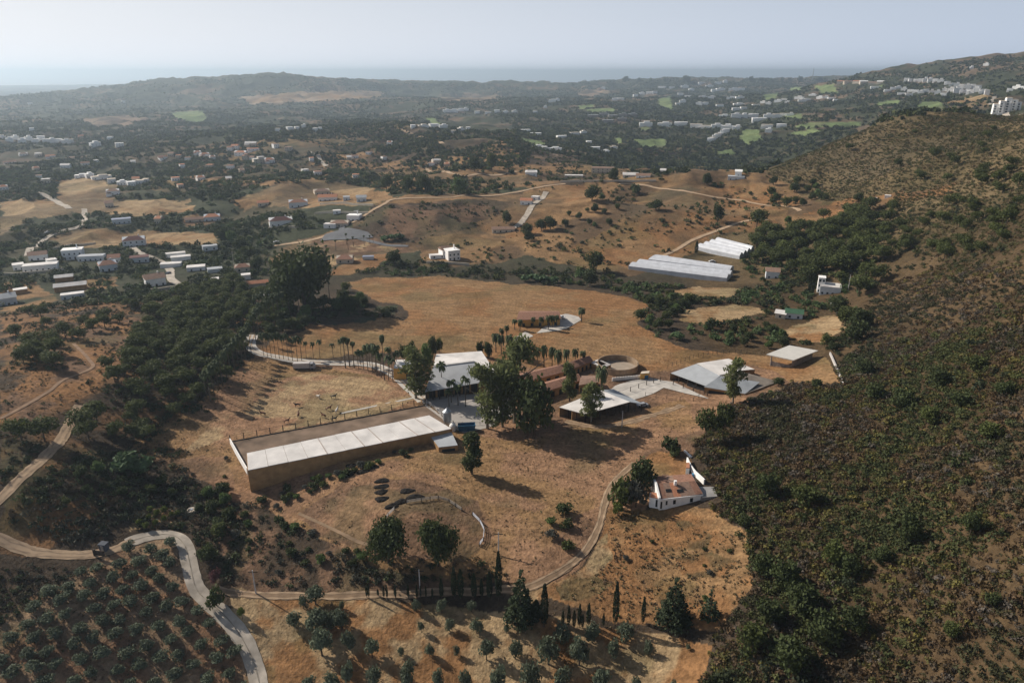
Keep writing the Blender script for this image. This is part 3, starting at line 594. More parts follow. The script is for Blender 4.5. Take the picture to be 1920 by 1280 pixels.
for i in range(4): b.sheet("roof_strip", [q[i], q[(i + 1) % 4], q[(i + 1) % 4].lerp(cc, .42) + Vector((0, 0, .25)), q[i].lerp(cc, .42) + Vector((0, 0, .25))], M_pale); b.wall("wall", q[i].lerp(cc, .04), q[(i + 1) % 4].lerp(cc, .04), -.3, M_ochre)
b = Bld("stable_yard_wall", "long low white wall with dark railings by the yellow gatepost", "wall", 1175, 712)
a1, a2 = pz(1148, 708, 1.9), pz(1202, 703, 1.9); b.wall("wall", a1, a2, -.4, M_wh, .3, 0)
for i in range(18): q = a1.lerp(a2, (i + .5) / 18) - b.o; MB().box(q.x - .05, q.y - .3, 1.7 - b.o.z, q.x + .05, q.y - .2, 2.9 - b.o.z).build("railing", M_post, b.r)
b.wall("top_rail", a1 + Vector((0, -.25, 1.1)), a2 + Vector((0, -.25, 1.1)), 2.8, M_post, .12, 0)
b = Bld("gatepost_hut", "small yellow hut with blue-black door at the yard gate", "hut", 1212, 716)
q = [pz(1201, 700, 3.2), pz(1217, 699, 3.2), pz(1218, 695, 3.2), pz(1203, 696, 3.2)]; b.sheet("roof", q, M_cream)
for i in range(4): b.wall("wall", q[i], q[(i + 1) % 4], -.3, M_yel, .2)
b.hole("door", q[0], q[1], .5, .95, -.1, 2.3, M_blue)
# 5 open shed by the front paddock
b = Bld("open_horse_shed", "low open shed with white front roof and grey back slope", "shed", 1125, 775)
t = b.quad("roof_slope", [(1048, 763, 3.6), (1097, 776, 3.6), (1181, 753, 4.4), (1127, 731, 4.4)], M_tin)
t2 = b.quad("roof_slope", [(1127, 731, 4.4), (1181, 753, 4.4), (1206, 757, 3.6), (1150, 729, 3.7)], mat("slate grey sheeting", (.33, .36, .39), .08, .3, .6))
for a, c_, n_ in ((t[0], t[1], 3), (t[1], t[2], 6), (t2[1], t2[2], 2)):
    for i in range(n_ + 1): b.post("post", a.lerp(c_, i / n_).lerp((t[0] + t[2]) / 2, .03), -1.2, M_post, .28)
b.wall("back_wall", t[0].lerp(t[1], .02), t[3], -.8, M_ochre); b.wall("back_wall", t[3], t2[3], -.5, M_ochre)
mid0, mid1 = t[0].lerp(t[1], .5), t[3].lerp(t[2], .5); b.wall("partition", mid0, mid1, -.8, M_ochre)
# 6 grey barns
b = Bld("grey_barn", "wide grey barn roof with lower grey wing behind the eucalyptus", "barn", 1360, 742)
g1 = b.quad("roof_slope", [(1258, 699, 3.6), (1323, 723, 3.6), (1351, 704, 5.2), (1305, 682, 5.2)], M_tin2)
g2 = b.quad("roof_slope", [(1320, 725, 3.7), (1397, 738, 3.2), (1425, 716, 4.6), (1351, 704, 5.1)], mat("dark sheeting", (.27, .29, .31), .15, .3, .6))
g3 = b.quad("roof_slope", [(1397, 738, 3.2), (1460, 715, 3.6), (1393, 697, 4.9), (1352, 704, 5.05)], mat("dirty brown roof sheeting", (.22, .19, .16), .4, .22, .85))
b.wall("wall", g2[0].lerp(g2[1], .02), g2[1], -.5, M_ochre); b.wall("wall", g2[1], g3[1], -1.0, M_ochre, .3); b.wall("wall", g1[0], g1[3], -.5, M_ochre)
b.hole("opening", g2[0], g2[1], .12, .95, -.3, 2.7, M_dark)
for i in range(5): b.post("post", g1[0].lerp(g1[1], i / 4), -.5, M_post, .3)
b.hole("dark_doorway", g1[0], g1[1], .5, .98, -.4, 2.2, M_dark)
b = Bld("white_barn", "white-roofed barn adjoining the wide grey barn", "barn", 1370, 700)
w1 = b.quad("roof_slope", [(1306, 681, 5.3), (1349, 703, 5.3), (1393, 694, 4.2), (1415, 692, 3.6), (1366, 672, 3.8)], M_tin)
b.wall("wall", w1[4], w1[3], -.3, M_ochre); b.wall("wall", w1[0], w1[4], -.3, M_ochre); b.wall("wall", w1[2], w1[3], -.3, M_ochre)
# 7 isolated flat shelter
b = Bld("field_shelter", "lone flat-roofed field shelter with pale square roof", "shelter", 1490, 690)
t = b.quad("roof", [(1437, 664, 6.2), (1488, 675, 6.2), (1534, 657, 6.6), (1480, 647, 6.6)], mat("pale flat roof", (.58, .56, .52), .06, .4, .7), .35)
c_ = sum(t, Vector()) / 4; w = [p.lerp(c_, .22) for p in t]
b.wall("side_wall", w[1], w[2], 1.0, M_stone, .3, .36); b.wall("back_wall", w[2], w[3], 1, M_stone, .3, .36)
for p in w: b.post("post", p, .6, M_stone, .4, .36)
b.wall("half_wall", w[0] - Vector((0, 0, 3.2)), w[1] - Vector((0, 0, 3.2)), .8, M_stone, .25, 0)
# 8 ruined white farmhouse
b = Bld("ruined_farmhouse", "old white farmhouse with sagging patched clay-tile roof", "farmhouse", 1280, 940)
zr, ze = 6.7, 4.9
fl, fr_, rl, rr_ = pz(1237, 934, ze), pz(1318, 925, ze), pz(1230, 905, zr), pz(1303, 901, zr)
bl, br = pz(1224, 893, ze + .8), pz(1296, 888, ze + .8)
for i in range(6):
    a, c2 = i / 6, (i + 1) / 6; sag = -.18 * math.sin(math.pi * (a + .08)); sag2 = -.18 * math.sin(math.pi * (c2 + .08)); z = Vector((0, 0, 1))
    b.sheet("roof_panel", [fl.lerp(fr_, a) + z * sag, fl.lerp(fr_, c2) + z * sag2, rl.lerp(rr_, c2) + z * sag2, rl.lerp(rr_, a) + z * sag], [M_tile, M_tile3, M_tile2, M_tile3, M_tile3, M_tile][i], .2)
    b.sheet("roof_panel", [rl.lerp(rr_, a) + z * sag, rl.lerp(rr_, c2) + z * sag2, bl.lerp(br, c2), bl.lerp(br, a)], [M_tile, M_tile, M_tile3, M_tile, M_tile, M_tile][i], .2)
fb = lambda p: 2.2
b.wall("front_wall", fl, fr_, 1.2, M_wh, .4); b.wall("gable_wall", fl + Vector((0, 0, .45)), rl + Vector((0, 0, .45)), 1.5, M_wh, .5); b.wall("gable_wall", rl + Vector((0, 0, .35)), bl + Vector((0, 0, .2)), 1.5, M_wh, .5)
b.wall("end_wall", fr_, rr_, 1.5, M_wh, .4); b.wall("end_wall", rr_, br, 1.5, M_wh, .4); b.wall("rear_wall", bl, br, 1.5, M_wh, .4)
for t0, t1 in ((.14, .18), (.31, .37), (.70, .77)): b.hole("window", fl, fr_, t0, t1, 2.7, 4.0, M_dark, .14)
b.hole("door", fl, fr_, .02, .06, 1.7, 3.9, M_dark, .14)
for a, c2, s_ in ((.25, .47, .3), (.52, .38, .45)):
    p = fl.lerp(fr_, a).lerp(rl.lerp(rr_, a), c2) + Vector((0, 0, .02)); dx = (fr_ - fl).normalized() * (.45 + s_); dy = (rl - fl).normalized() * .45
    b.sheet("roof_hole", [p - dx - dy, p + dx - dy, p + dx + dy, p - dx + dy], M_dark, .12)
p = fl.lerp(fr_, .47).lerp(rl.lerp(rr_, .47), .85); q = p - b.o; MB().box(q.x - .35, q.y - .35, q.z - .3, q.x + .35, q.y + .35, q.z + 1.1).build("chimney", M_wh, b.r)
an = [pz(1219, 931, 4.3), pz(1237, 934, 4.3), pz(1236, 924, 5.0), pz(1220, 922, 5.0)]; b.sheet("porch_roof", an, M_tile2, .2); b.wall("porch_wall", an[0], an[1], 1.0, M_wh, .3); b.wall("porch_wall", an[0], an[3], 1.2, M_wh, .3)
b.hole("porch_door", an[0], an[1], .62, .95, 1.5, 3.8, M_dark, .08)
b = Bld("stone_outhouse", "grey stone outhouse with flat rubble roof beside the white ruin", "outhouse", 1325, 935)
q = [pz(1316, 932, 4.2), pz(1345, 930, 4.2), pz(1338, 912, 4.6), pz(1308, 912, 4.8)]; b.sheet("roof", q, M_tin3, .25)
for i in range(4): b.wall("wall", q[i], q[(i + 1) % 4], 1.2, M_stone, .35, .26)
wallpath("garden_wall", "1288 866 1294 880 1304 893 1320 908", 1.7, .4, M_wh, "curving whitewashed wall climbing behind the ruined farmhouse", "wall", None, step=2)
wallpath("garden_wall", "1283 846 1296 858", .5, .5, M_wh, "broken bit of white wall above the ruined farmhouse", "wall", None, step=2)
b = Bld("white_bread_oven", "narrow white outbuilding behind the ruined farmhouse roof", "outbuilding", 1291, 885)
q = [pz(1286, 878, 5), pz(1293, 878, 5), pz(1293, 868, 5), pz(1287, 868, 5)]; b.block("wall", q, 1.5, M_wh); b.sheet("roof", [p + Vector((0, 0, .25)) for p in q], M_tile2, .22)
p = at(1299, 893); r = empty("water_barrel", p, 0, 1, "blue plastic barrel beside the garden wall", "barrel"); lathe([(.01, 0), (.35, 0), (.38, .5), (.35, 1.0), (.01, 1.0)], 14).build("drum", mat("blue plastic", (.08, .25, .42), .1, 1, .5), r); lathe([(.36, .45), (.41, .5), (.36, .55)], 14).build("hoop", M_blue, r)

# 9 fences and pens
fence("1160 742 1182 734 1212 722 1238 715 1262 722 1300 734 1326 742", "timber post fence around the small triangular paddock", 4.5, 2.0, rails=1, w=.24)
fence("1252 690 1300 672 1345 664 1400 662", "old stake fence behind the grey barns", 2.6, 1.9, rails=2, w=.14)
fence("1210 742 1250 748 1300 752 1320 740", "wire fence with thin posts before the grey barns", 4, 1.6, rails=1, w=.14)
fence("800 800 900 796 960 790 1000 784", "dark rail fence along the courtyard edge", 3, 1.3, w=.12)
wallpath("curved_track_wall", "1556 664 1563 680 1572 700 1580 722", 1.0, .5, M_pale, "thin pale wall bounding the shelter field on its right", "wall", None)
def board_fence(px, label, h=1.15, m=M_pale, gap=2.2):
    c = [at(u, v) for u, v in P(px)]; ln = catmull(c, gap); root = empty("board_fence", c[0], 0, 1, label, "fence", "curved board fences of the round pen")
    ps = [Vector((p.x, p.y, hz(p.x, p.y))) for p in ln]; pme = MB().box(-.09, -.09, -.4, .09, .09, h + .15).mesh("post", M_post)
    for p in ps: q = obj("post", pme, root); q.location = p - c[0]
    for zb, zt in ((.40, .54), (.75, .88), (1.08, 1.2)):
        mb = MB()
        for i in range(len(ps) - 1):
            a, q = ps[i] - c[0], ps[i + 1] - c[0]; d = (q - a); d.z = 0; nn = Vector((-d.y, d.x, 0)).normalized() * .05
            mb.slab([a - nn + Vector((0, 0, zt)), q - nn + Vector((0, 0, zt)), q + nn + Vector((0, 0, zt)), a + nn + Vector((0, 0, zt))], [a - nn + Vector((0, 0, zb)), q - nn + Vector((0, 0, zb)), q + nn + Vector((0, 0, zb)), a + nn + Vector((0, 0, zb))])
        o = mb.build("board", m, root); fix_n(o)
board_fence("722 978 728 968 740 956", "short white board fence at the left of the round pen")
board_fence("762 944 790 940 822 936 842 942 866 958", "grey board fence along the back of the round pen", m=mat("weathered boards", (.30, .27, .24), .15, 2, .9))
board_fence("886 966 900 980 908 996 906 1014 899 1024", "bright curved white fence at the right of the round pen", m=mat("white pipes", (.6, .62, .68), .08, 2, .6))
for i, (u, v, w_, sh) in enumerate([(659, 873, 3.6, 0), (656, 888, 3.4, 1), (681, 884, 4.2, 0), (702, 875, 3.2, 0), (717, 901, 4.6, 0), (717, 912, 4.8, 0), (716, 922, 4.2, 0), (717, 935, 4.6, 0), (764, 920, 4.8, 0), (779, 931, 5.6, 0), (753, 940, 4.4, 0), (736, 948, 4.2, 0)]):
    nm = ["topmost of the four heaps nearest the arena", "fat round heap nearest the arena", "middle heap nearest the arena", "rightmost heap nearest the arena", "top heap of the left stack of four", "second heap of the left stack of four",
          "third heap of the left stack of four", "bottom heap of the left stack of four", "upper right heap above the round pen", "longest heap just above the round pen", "heap touching the grey pen fence", "lowest heap by the white pen fence"][i]
    p = at(u, v); k = 16; vs = [Vector((0, 0, .8))]; fs = []
    for j, (rr, zz) in enumerate(((.35, .75), (.7, .5), (.92, .22), (1.0, -.3))):
        for q in range(k): a = 2 * math.pi * q / k; f = 1 + .14 * math.sin(a * 3 + i) + random.uniform(-.07, .07); vs.append(Vector((rr * f * math.cos(a) * w_ * .5, rr * f * math.sin(a) * (1.35 if sh == 0 else 1.9), zz * .7 * random.uniform(.85, 1.15))))
    for q in range(k): fs.append((0, 1 + q, 1 + (q + 1) % k))
    for j in range(3):
        for q in range(k): fs.append((1 + j * k + q, 1 + (j + 1) * k + q, 1 + (j + 1) * k + (q + 1) % k, 1 + j * k + (q + 1) % k))
    o = MB().add(vs, fs).build("dung_heap", M_mound); o.location = p; o.rotation_euler = (0, 0, R_([8, 0, 10, 8, 8, 8, 12, 10, 4, 4, 20, 22][i])); fix_n(o)
    tag(o, "dark low dung heap, " + nm, "heap", "dark heaps on the brown slope")

# 10 greenhouses
def greenhouse(label, q, bays, h=2.2, rise=1.7):
    """q: near-left, near-right, far-right, far-left ground pixels; vaults run from left to right"""
    g_ = [at(u, v) for u, v in q]; zb = min(p.z for p in g_); root = empty("greenhouse", g_[0], 0, 1, label, "greenhouse", "plastic greenhouses on the hillside"); o0 = g_[0]
    for b_ in range(bays):
        a0, a1 = b_ / bays, (b_ + 1) / bays - .012; L0, L1 = g_[0].lerp(g_[3], a0), g_[0].lerp(g_[3], a1); R0, R1 = g_[1].lerp(g_[2], a0), g_[1].lerp(g_[2], a1); ring = []
        for j in range(9):
            t = j / 8; zz = h + rise * math.sin(math.pi * t); ring.append((L0.lerp(L1, t) + Vector((0, 0, zz)), R0.lerp(R1, t) + Vector((0, 0, zz))))
        vs = [p - o0 for pr in ring for p in pr]; n0 = len(vs); vs += [L0 - o0 - Vector((0, 0, 1)), R0 - o0 - Vector((0, 0, 1)), L1 - o0 - Vector((0, 0, 1)), R1 - o0 - Vector((0, 0, 1))]
        fs = [(2 * j, 2 * j + 1, 2 * j + 3, 2 * j + 2) for j in range(8)] + [(0, n0, n0 + 1, 1), (16, 17, n0 + 3, n0 + 2), tuple([2 * j for j in range(9)] + [n0 + 2, n0]), tuple([2 * j + 1 for j in range(9)][::-1] + [n0 + 1, n0 + 3])]
        MB().add(vs, fs).build("vault", M_film, root)
        MB().add([R0.lerp(R1, .3) - o0 + Vector((.1, -.1, -.5)), R0.lerp(R1, .7) - o0 + Vector((.1, -.1, -.5)), R0.lerp(R1, .7) - o0 + Vector((.1, -.1, 2.1)), R0.lerp(R1, .3) - o0 + Vector((.1, -.1, 2.1))], [(0, 1, 2, 3)]).build("door", M_tin2, root)
greenhouse("white four-vault plastic greenhouse higher up the slope", [(1306, 468), (1386, 486), (1414, 470), (1350, 453)], 4)
greenhouse("long low white plastic greenhouse of two vaults in front", [(1178, 505), (1362, 528), (1374, 516), (1205, 494)], 2)
greenhouse("narrow white plastic greenhouse behind the long one", [(1215, 492), (1368, 513), (1376, 507), (1240, 485)], 1)
# ------------------------------------------------------------------ houses
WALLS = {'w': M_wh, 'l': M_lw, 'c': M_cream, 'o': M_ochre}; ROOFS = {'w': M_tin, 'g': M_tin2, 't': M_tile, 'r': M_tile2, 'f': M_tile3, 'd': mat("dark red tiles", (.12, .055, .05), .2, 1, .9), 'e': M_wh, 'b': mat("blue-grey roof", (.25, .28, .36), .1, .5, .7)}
def house(name, label, cat, u, v, w, d, h, yaw, roof, wm, rm, win=0, group=None, chim=False, extra=None, door=False):
    p = at(u, v); z0 = min(hz(p.x + dx, p.y + dy) for dx in (-w / 2.5, w / 2.5) for dy in (0, d)) - .2; face = math.atan2(-p.x, -p.y)
    rz = -math.atan2(p.x, p.y) + R_(yaw); root = empty(name, (p.x, p.y, max(z0, p.z - 2.5)), rz, 1, label, cat, group); B = -3.0
    vols = [(-w / 2, 0, w / 2, d, h)] + (extra or [])
    for (x0, y0, x1, y1, hh) in vols:
        if roof == 'flat':
            MB().box(x0, y0, B, x1, y1, hh).build("wall", wm, root); mb = MB()
            mb.box(x0 - .15, y0 - .15, hh, x1 + .15, y1 + .15, hh + .22)
            mb.build("roof", rm, root)
        else:
            yr = (y0 + y1) / 2; rise = (y1 - y0) * .22; mb = MB().box(x0, y0, B, x1, y1, hh)
            mb.add([(x0, y0, hh), (x0, y1, hh), (x0, yr, hh + rise), (x1, y0, hh), (x1, y1, hh), (x1, yr, hh + rise)], [(0, 2, 1), (3, 4, 5), (0, 3, 5, 2), (1, 2, 5, 4)]); mb.build("wall", wm, root)
            e = .45; xi = (x1 - x0) * .3 if roof == 'hip' else -e; mb = MB(); k = .22
            A_ = [(x0 - e, y0 - e, hh - e * .44 + .15), (x1 + e, y0 - e, hh - e * .44 + .15), (x1 + e, y1 + e, hh - e * .44 + .15), (x0 - e, y1 + e, hh - e * .44 + .15)]; r0, r1 = (x0 + xi, yr, hh + rise + .2), (x1 - xi, yr, hh + rise + .2)
            mb.add(A_ + [r0, r1], [(0, 1, 5, 4), (2, 3, 4, 5), (1, 2, 5), (3, 0, 4), (3, 2, 1, 0)]); mb.build("roof", rm, root)
    if chim: MB().box(w * .2, d * .55, h, w * .2 + .7, d * .55 + .7, h + d * .22 + 1.1).build("chimney", wm, root)
    fl = max(1, int(h / 2.8))
    for f in range(fl):
        for i in range(win):
            x = -w / 2 + w * (i + .5) / win; z = .9 + f * 2.8
            if door and f == 0 and i == win // 2: MB().box(x - .55, -.06, 0, x + .55, .02, 2.1).build("door", M_post, root); continue
            MB().box(x - .5, -.05, z, x + .5, .02, z + 1.2).build("window", M_glass, root)
    return root
# near and middle distance: column, row, width px, depth m, height m, turn, roof kind, wall, roof, windows, label
HN = [
 (137, 487, 34, 9, 7, -12, 'flat', 'l', 'e', 4, "two-storey pale blue-white house in the middle of the village", 1), (170, 489, 44, 7, 4, -20, 'flat', 'l', 'g', 5, "long bluish-white building rising behind the two-storey house", 0),
 (76, 509, 56, 8, 4.5, -12, 'flat', 'w', 'w', 6, "long white low building at the left of the village", 0), (36, 506, 18, 7, 4, 0, 'flat', 'w', 'w', 2, "small white house at the far left of the long white building", 0),
 (72, 488, 30, 8, 4.5, -5, 'gable', 'w', 'f', 3, "white house with pinkish roof behind the long white building", 0), (100, 497, 16, 6, 4, 10, 'flat', 'w', 'w', 2, "small white cube house left of the two-storey house", 0),
 (205, 508, 30, 9, 5, 5, 'hip', 'l', 't', 3, "red-brown roofed pale house in the village centre", 1), (214, 493, 20, 8, 4, -10, 'gable', 'w', 't', 2, "small red-roofed house just behind the village centre", 0),
 (133, 545, 52, 6, 3.6, -7, 'gable', 'o', 'w', 0, "long barn with cream roof and brown side at the village edge", 0), (121, 528, 29, 5, 3.4, -7, 'gable', 'o', 'w', 0, "short barn with cream roof behind the long barn", 0),
 (137, 560, 38, 5, 3.2, -4, 'flat', 'l', 'w', 3, "low white-roofed shed just above the scrub", 0), (12, 572, 36, 8, 5, 2, 'gable', 'l', 'g', 4, "light blue house with grey roof at the left picture edge", 1),
 (40, 551, 22, 5, 3, 0, 'flat', 'o', 'w', 0, "little open shed with pink-white roof near the blue house", 0), (294, 536, 34, 9, 5.5, 8, 'gable', 'w', 'f', 3, "white gabled house with tan roof beside the pale lane", 1),
 (252, 462, 38, 10, 6, -6, 'hip', 'l', 'd', 4, "large villa with dark brown roof above the village trees", 1), (262, 492, 32, 8, 4, -4, 'flat', 'l', 'd', 3, "low blue-grey house under the trees right of the village centre", 0),
 (330, 482, 34, 5, 3, 0, 'flat', 'w', 'w', 0, "upper of the three white shed roofs right of the village", 0), (340, 489, 34, 6, 3, 0, 'flat', 'w', 'w', 0, "middle of the three white shed roofs right of the village", 0),
 (320, 502, 36, 6, 3, -12, 'flat', 'w', 'w', 0, "lowest, slanting white shed roof right of the village", 0), (368, 508, 32, 7, 3.2, -4, 'flat', 'l', 'w', 2, "flat pale roof with small tower right of the shed roofs", 0),
 (404, 511, 26, 6, 3, 2, 'flat', 'l', 'g', 0, "low grey-green roofed hut among trees", 0), (456, 510, 26, 7, 3.5, 0, 'hip', 'c', 't', 2, "brown-roofed cabin by the bright green trees", 0),
 (404, 531, 14, 5, 2.8, 0, 'flat', 'w', 'w', 0, "tiny white roof among the pines", 0), (462, 524, 16, 5, 3, 0, 'flat', 'w', 'w', 0, "small white shed left of the huge tree", 0),
 (480, 538, 44, 5, 2.6, 0, 'gable', 'c', 'r', 0, "long low pink-roofed sheds at the pine edge", 0), (502, 562, 14, 5, 2.6, 0, 'flat', 'w', 'w', 0, "white hut roof between the dark pines", 0),
 (398, 414, 28, 9, 4.5, -5, 'hip', 'l', 'r', 3, "bluish bungalow with orange roof behind the long hedge", 1), (366, 416, 34, 6, 3, 0, 'gable', 'c', 'f', 2, "long tan outbuilding beside the orange-roofed bungalow", 0),
 (229, 420, 32, 8, 4.5, 0, 'flat', 'l', 'b', 4, "light blue flat-roofed house at the end of the dark hedge", 0), (395, 470, 26, 6, 3.5, 5, 'flat', 'l', 'g', 2, "pale blue house behind the tan field", 0),
 (528, 422, 42, 10, 5, 4, 'hip', 'w', 'd', 4, "white villa with dark red roof under tall trees", 1), (560, 388, 34, 9, 5, 0, 'hip', 'l', 't', 3, "white villa with brown roof below the tan hill", 1),
 (614, 376, 34, 9, 4.5, -6, 'gable', 'w', 'r', 4, "long white house with red roof on the terraces", 1), (605, 366, 28, 9, 4, 10, 'hip', 'c', 'f', 3, "grey-roofed house hidden in trees above the terraces", 0),
 (650, 376, 12, 6, 3.5, 0, 'flat', 'l', 'g', 1, "little grey cube house on the terraces", 0), (678, 378, 18, 7, 4, 0, 'gable', 'l', 'g', 2, "small grey-roofed house at the right of the terraces", 0),
 (494, 386, 20, 7, 3.5, 0, 'gable', 'c', 'r', 2, "small pink-roofed house left of the terrace houses", 0), (662, 414, 24, 8, 5, -20, 'flat', 'w', 'e', 3, "white cube house by the lane at the foot of the brown hill", 1),
 (636, 426, 34, 8, 3.5, -15, 'hip', 'c', 'f', 3, "tan roofed house beside the lane junction", 0), (632, 401, 14, 5, 3, 0, 'flat', 'l', 'w', 1, "tiny light house just above the lane junction", 0), (618, 428, 22, 6, 3.5, -18, 'flat', 'w', 'c' if 0 else 'w', 1, "cream house with terrace at the lane corner", 0),
 (852, 488, 24, 9, 7, 22, 'flat', 'w', 'e', 3, "two-storey white villa at the edge of the creek wood", 1), (838, 484, 16, 8, 6, 22, 'gable', 'w', 'f', 2, "white wing with pale roof beside the two-storey villa", 0), (822, 485, 30, 5, 2.6, 10, 'flat', 'l', 'w', 2, "low white terrace building left of the two-storey villa", 0),
 (944, 436, 42, 6, 3.2, 2, 'gable', 'c', 'f', 4, "long low cream cottage among round hill trees", 0), (986, 384, 22, 7, 4, -10, 'gable', 'w', 'r', 2, "small red-roofed house by the hill lane", 0), (1002, 376, 14, 6, 3.5, -20, 'flat', 'w', 'w', 1, "white hut near the top of the hill lane", 0),
 (646, 494, 30, 8, 3.2, -8, 'hip', 'c', 't', 2, "low brown-roofed pavilion in the ornamental garden", 0), (690, 487, 20, 4, 2.2, -8, 'flat', 'l', 'b', 0, "blue-white pool house in the ornamental garden", 0),
 (1022, 608, 0, 0, 0, 0, 'x', 'w', 'w', 0, "", 0),
 (1448, 522, 24, 7, 5, 4, 'gable', 'l', 'f', 2, "small grey-roofed white house below the dark wood", 0), (1538, 548, 12, 5, 8.5, 4, 'flat', 'w', 'e', 2, "narrow white tower of the hidden villa", 0), (1556, 551, 36, 9, 5, 4, 'flat', 'l', 'w', 4, "long white villa wing behind palms", 0),
 (1488, 598, 30, 6, 3.4, 3, 'gable', 'l', 'G', 2, "shed wrapped in green netting above the creek wood", 0), (1462, 597, 18, 5, 3, -8, 'gable', 'c', 'w', 1, "little cream hut left of the green shed", 0),
 (1636, 376, 14, 5, 2.8, 0, 'flat', 'w', 'w', 1, "tiny white hut beside the bare earth clearing", 0), (1664, 371, 10, 4, 2.4, 0, 'flat', 'w', 'w', 0, "smallest white hut by the clearing", 0),
 (1130, 324, 42, 10, 6, 0, 'flat', 'c', 'f', 5, "brown and cream terrace building below the golf valley", 0), (1076, 333, 34, 7, 3.2, 0, 'flat', 'c', 'w', 3, "long low pale-roofed building on the orange ridge", 0), (1182, 332, 28, 8, 3.5, 0, 'gable', 'l', 'w', 2, "grey-white barn roof at the ridge end", 0), (1206, 333, 26, 7, 3, 0, 'gable', 'w', 'f', 2, "low white farm shed right of the ridge barn", 0),
 (996, 329, 22, 8, 4.5, 0, 'hip', 'w', 'w', 2, "white house left of the orange ridge", 0), (1243, 324, 10, 6, 3, 0, 'gable', 'w', 'w', 0, "tiny white hut in the dark valley edge", 0),
 (1380, 337, 30, 8, 4, 0, 'flat', 'l', 'g', 3, "low house with solar greenhouse on the bare hilltop", 0), (1384, 331, 12, 6, 5, 0, 'gable', 'w', 'e', 1, "white cube atop the hilltop house", 0),
]
ROOFS['G'] = M_green
for i, (u, v, w, d, h, yaw, rf, wm, rm, win, lab, ch) in enumerate(HN):
    if rf == 'x': continue
    p = at(u, v); nm = "shed" if ("shed" in lab or "barn" in lab or "hut" in lab) else "house"
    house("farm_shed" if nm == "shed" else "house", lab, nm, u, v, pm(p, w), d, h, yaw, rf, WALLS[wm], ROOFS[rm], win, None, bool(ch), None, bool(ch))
for i, (px_, lab) in enumerate([("0 516 60 513 120 506", "low pale garden wall below the long white village building"), ("270 548 330 540", "garden wall in front of the tan-roofed gabled house"), ("600 384 700 386", "terrace wall below the red-roofed terrace house"),
    ("590 402 690 400", "lower terrace wall above the lane junction"), ("800 494 880 498", "white boundary wall of the two-storey villa"), ("490 430 560 428", "garden wall of the dark red roofed villa"), ("90 470 130 462 180 458", "pale wall along the village's upper gardens"), ("1050 342 1230 340", "long pale retaining wall on the orange ridge")]):
    wallpath("garden_wall", px_, 1.6, .5, M_cream, lab, "wall")
# villa in the big field
b = Bld("field_villa", "ochre villa with long tiled roof in the big dry field", "villa", 1010, 606)
e = [pz(969, 600, 3.4), pz(1052, 597, 3.4), pz(1046, 583, 3.4), pz(975, 583, 3.4)]; r0, r1 = (e[0] + e[3]) / 2, (e[1] + e[2]) / 2; r0.z = r1.z = 5.0
b.sheet("roof_slope", [e[0], e[1], r1, r0], M_tile); b.sheet("roof_slope", [r0, r1, e[2], e[3]], M_tile); c_ = sum(e, Vector()) / 4
for i in range(4): b.wall("wall", e[i].lerp(c_, .06), e[(i + 1) % 4].lerp(c_, .06), -2.5, M_yel)
for t0 in (.1, .3, .5, .7, .87): b.hole("window", e[0].lerp(c_, .06), e[1].lerp(c_, .06), t0, t0 + .06, -.4, 1.6, M_glass)
b = Bld("garden_awning", "bright white peaked awning beside the field villa", "awning", 984, 606)
q = [pz(978, 598, 2.6), pz(991, 598, 2.6), pz(991, 591, 2.6), pz(979, 591, 2.6)]; pk = sum(q, Vector()) / 4 + Vector((0, 0, 1.2)) - b.o
o = MB().add([p - b.o for p in q] + [pk], [(0, 1, 4), (1, 2, 4), (2, 3, 4), (3, 0, 4)]).build("canopy", M_tin, b.r)
for p in q: b.post("pole", p, -2.6, M_steel, .12, 0)
b = Bld("canopy_tent", "white square canopy beside the hidden villa garden", "canopy", 1570, 580)
q = [pz(1557, 568, 7.0), pz(1570, 576, 7.0), pz(1582, 569, 7.0), pz(1568, 562, 7.0)]; pk = sum(q, Vector()) / 4 + Vector((0, 0, 1.0)) - b.o
o = MB().add([p - b.o for p in q] + [pk], [(0, 1, 4), (1, 2, 4), (2, 3, 4), (3, 0, 4)]).build("canopy", M_tin, b.r)
for p in q: b.post("pole", p, 1.0, M_steel, .15, 0)

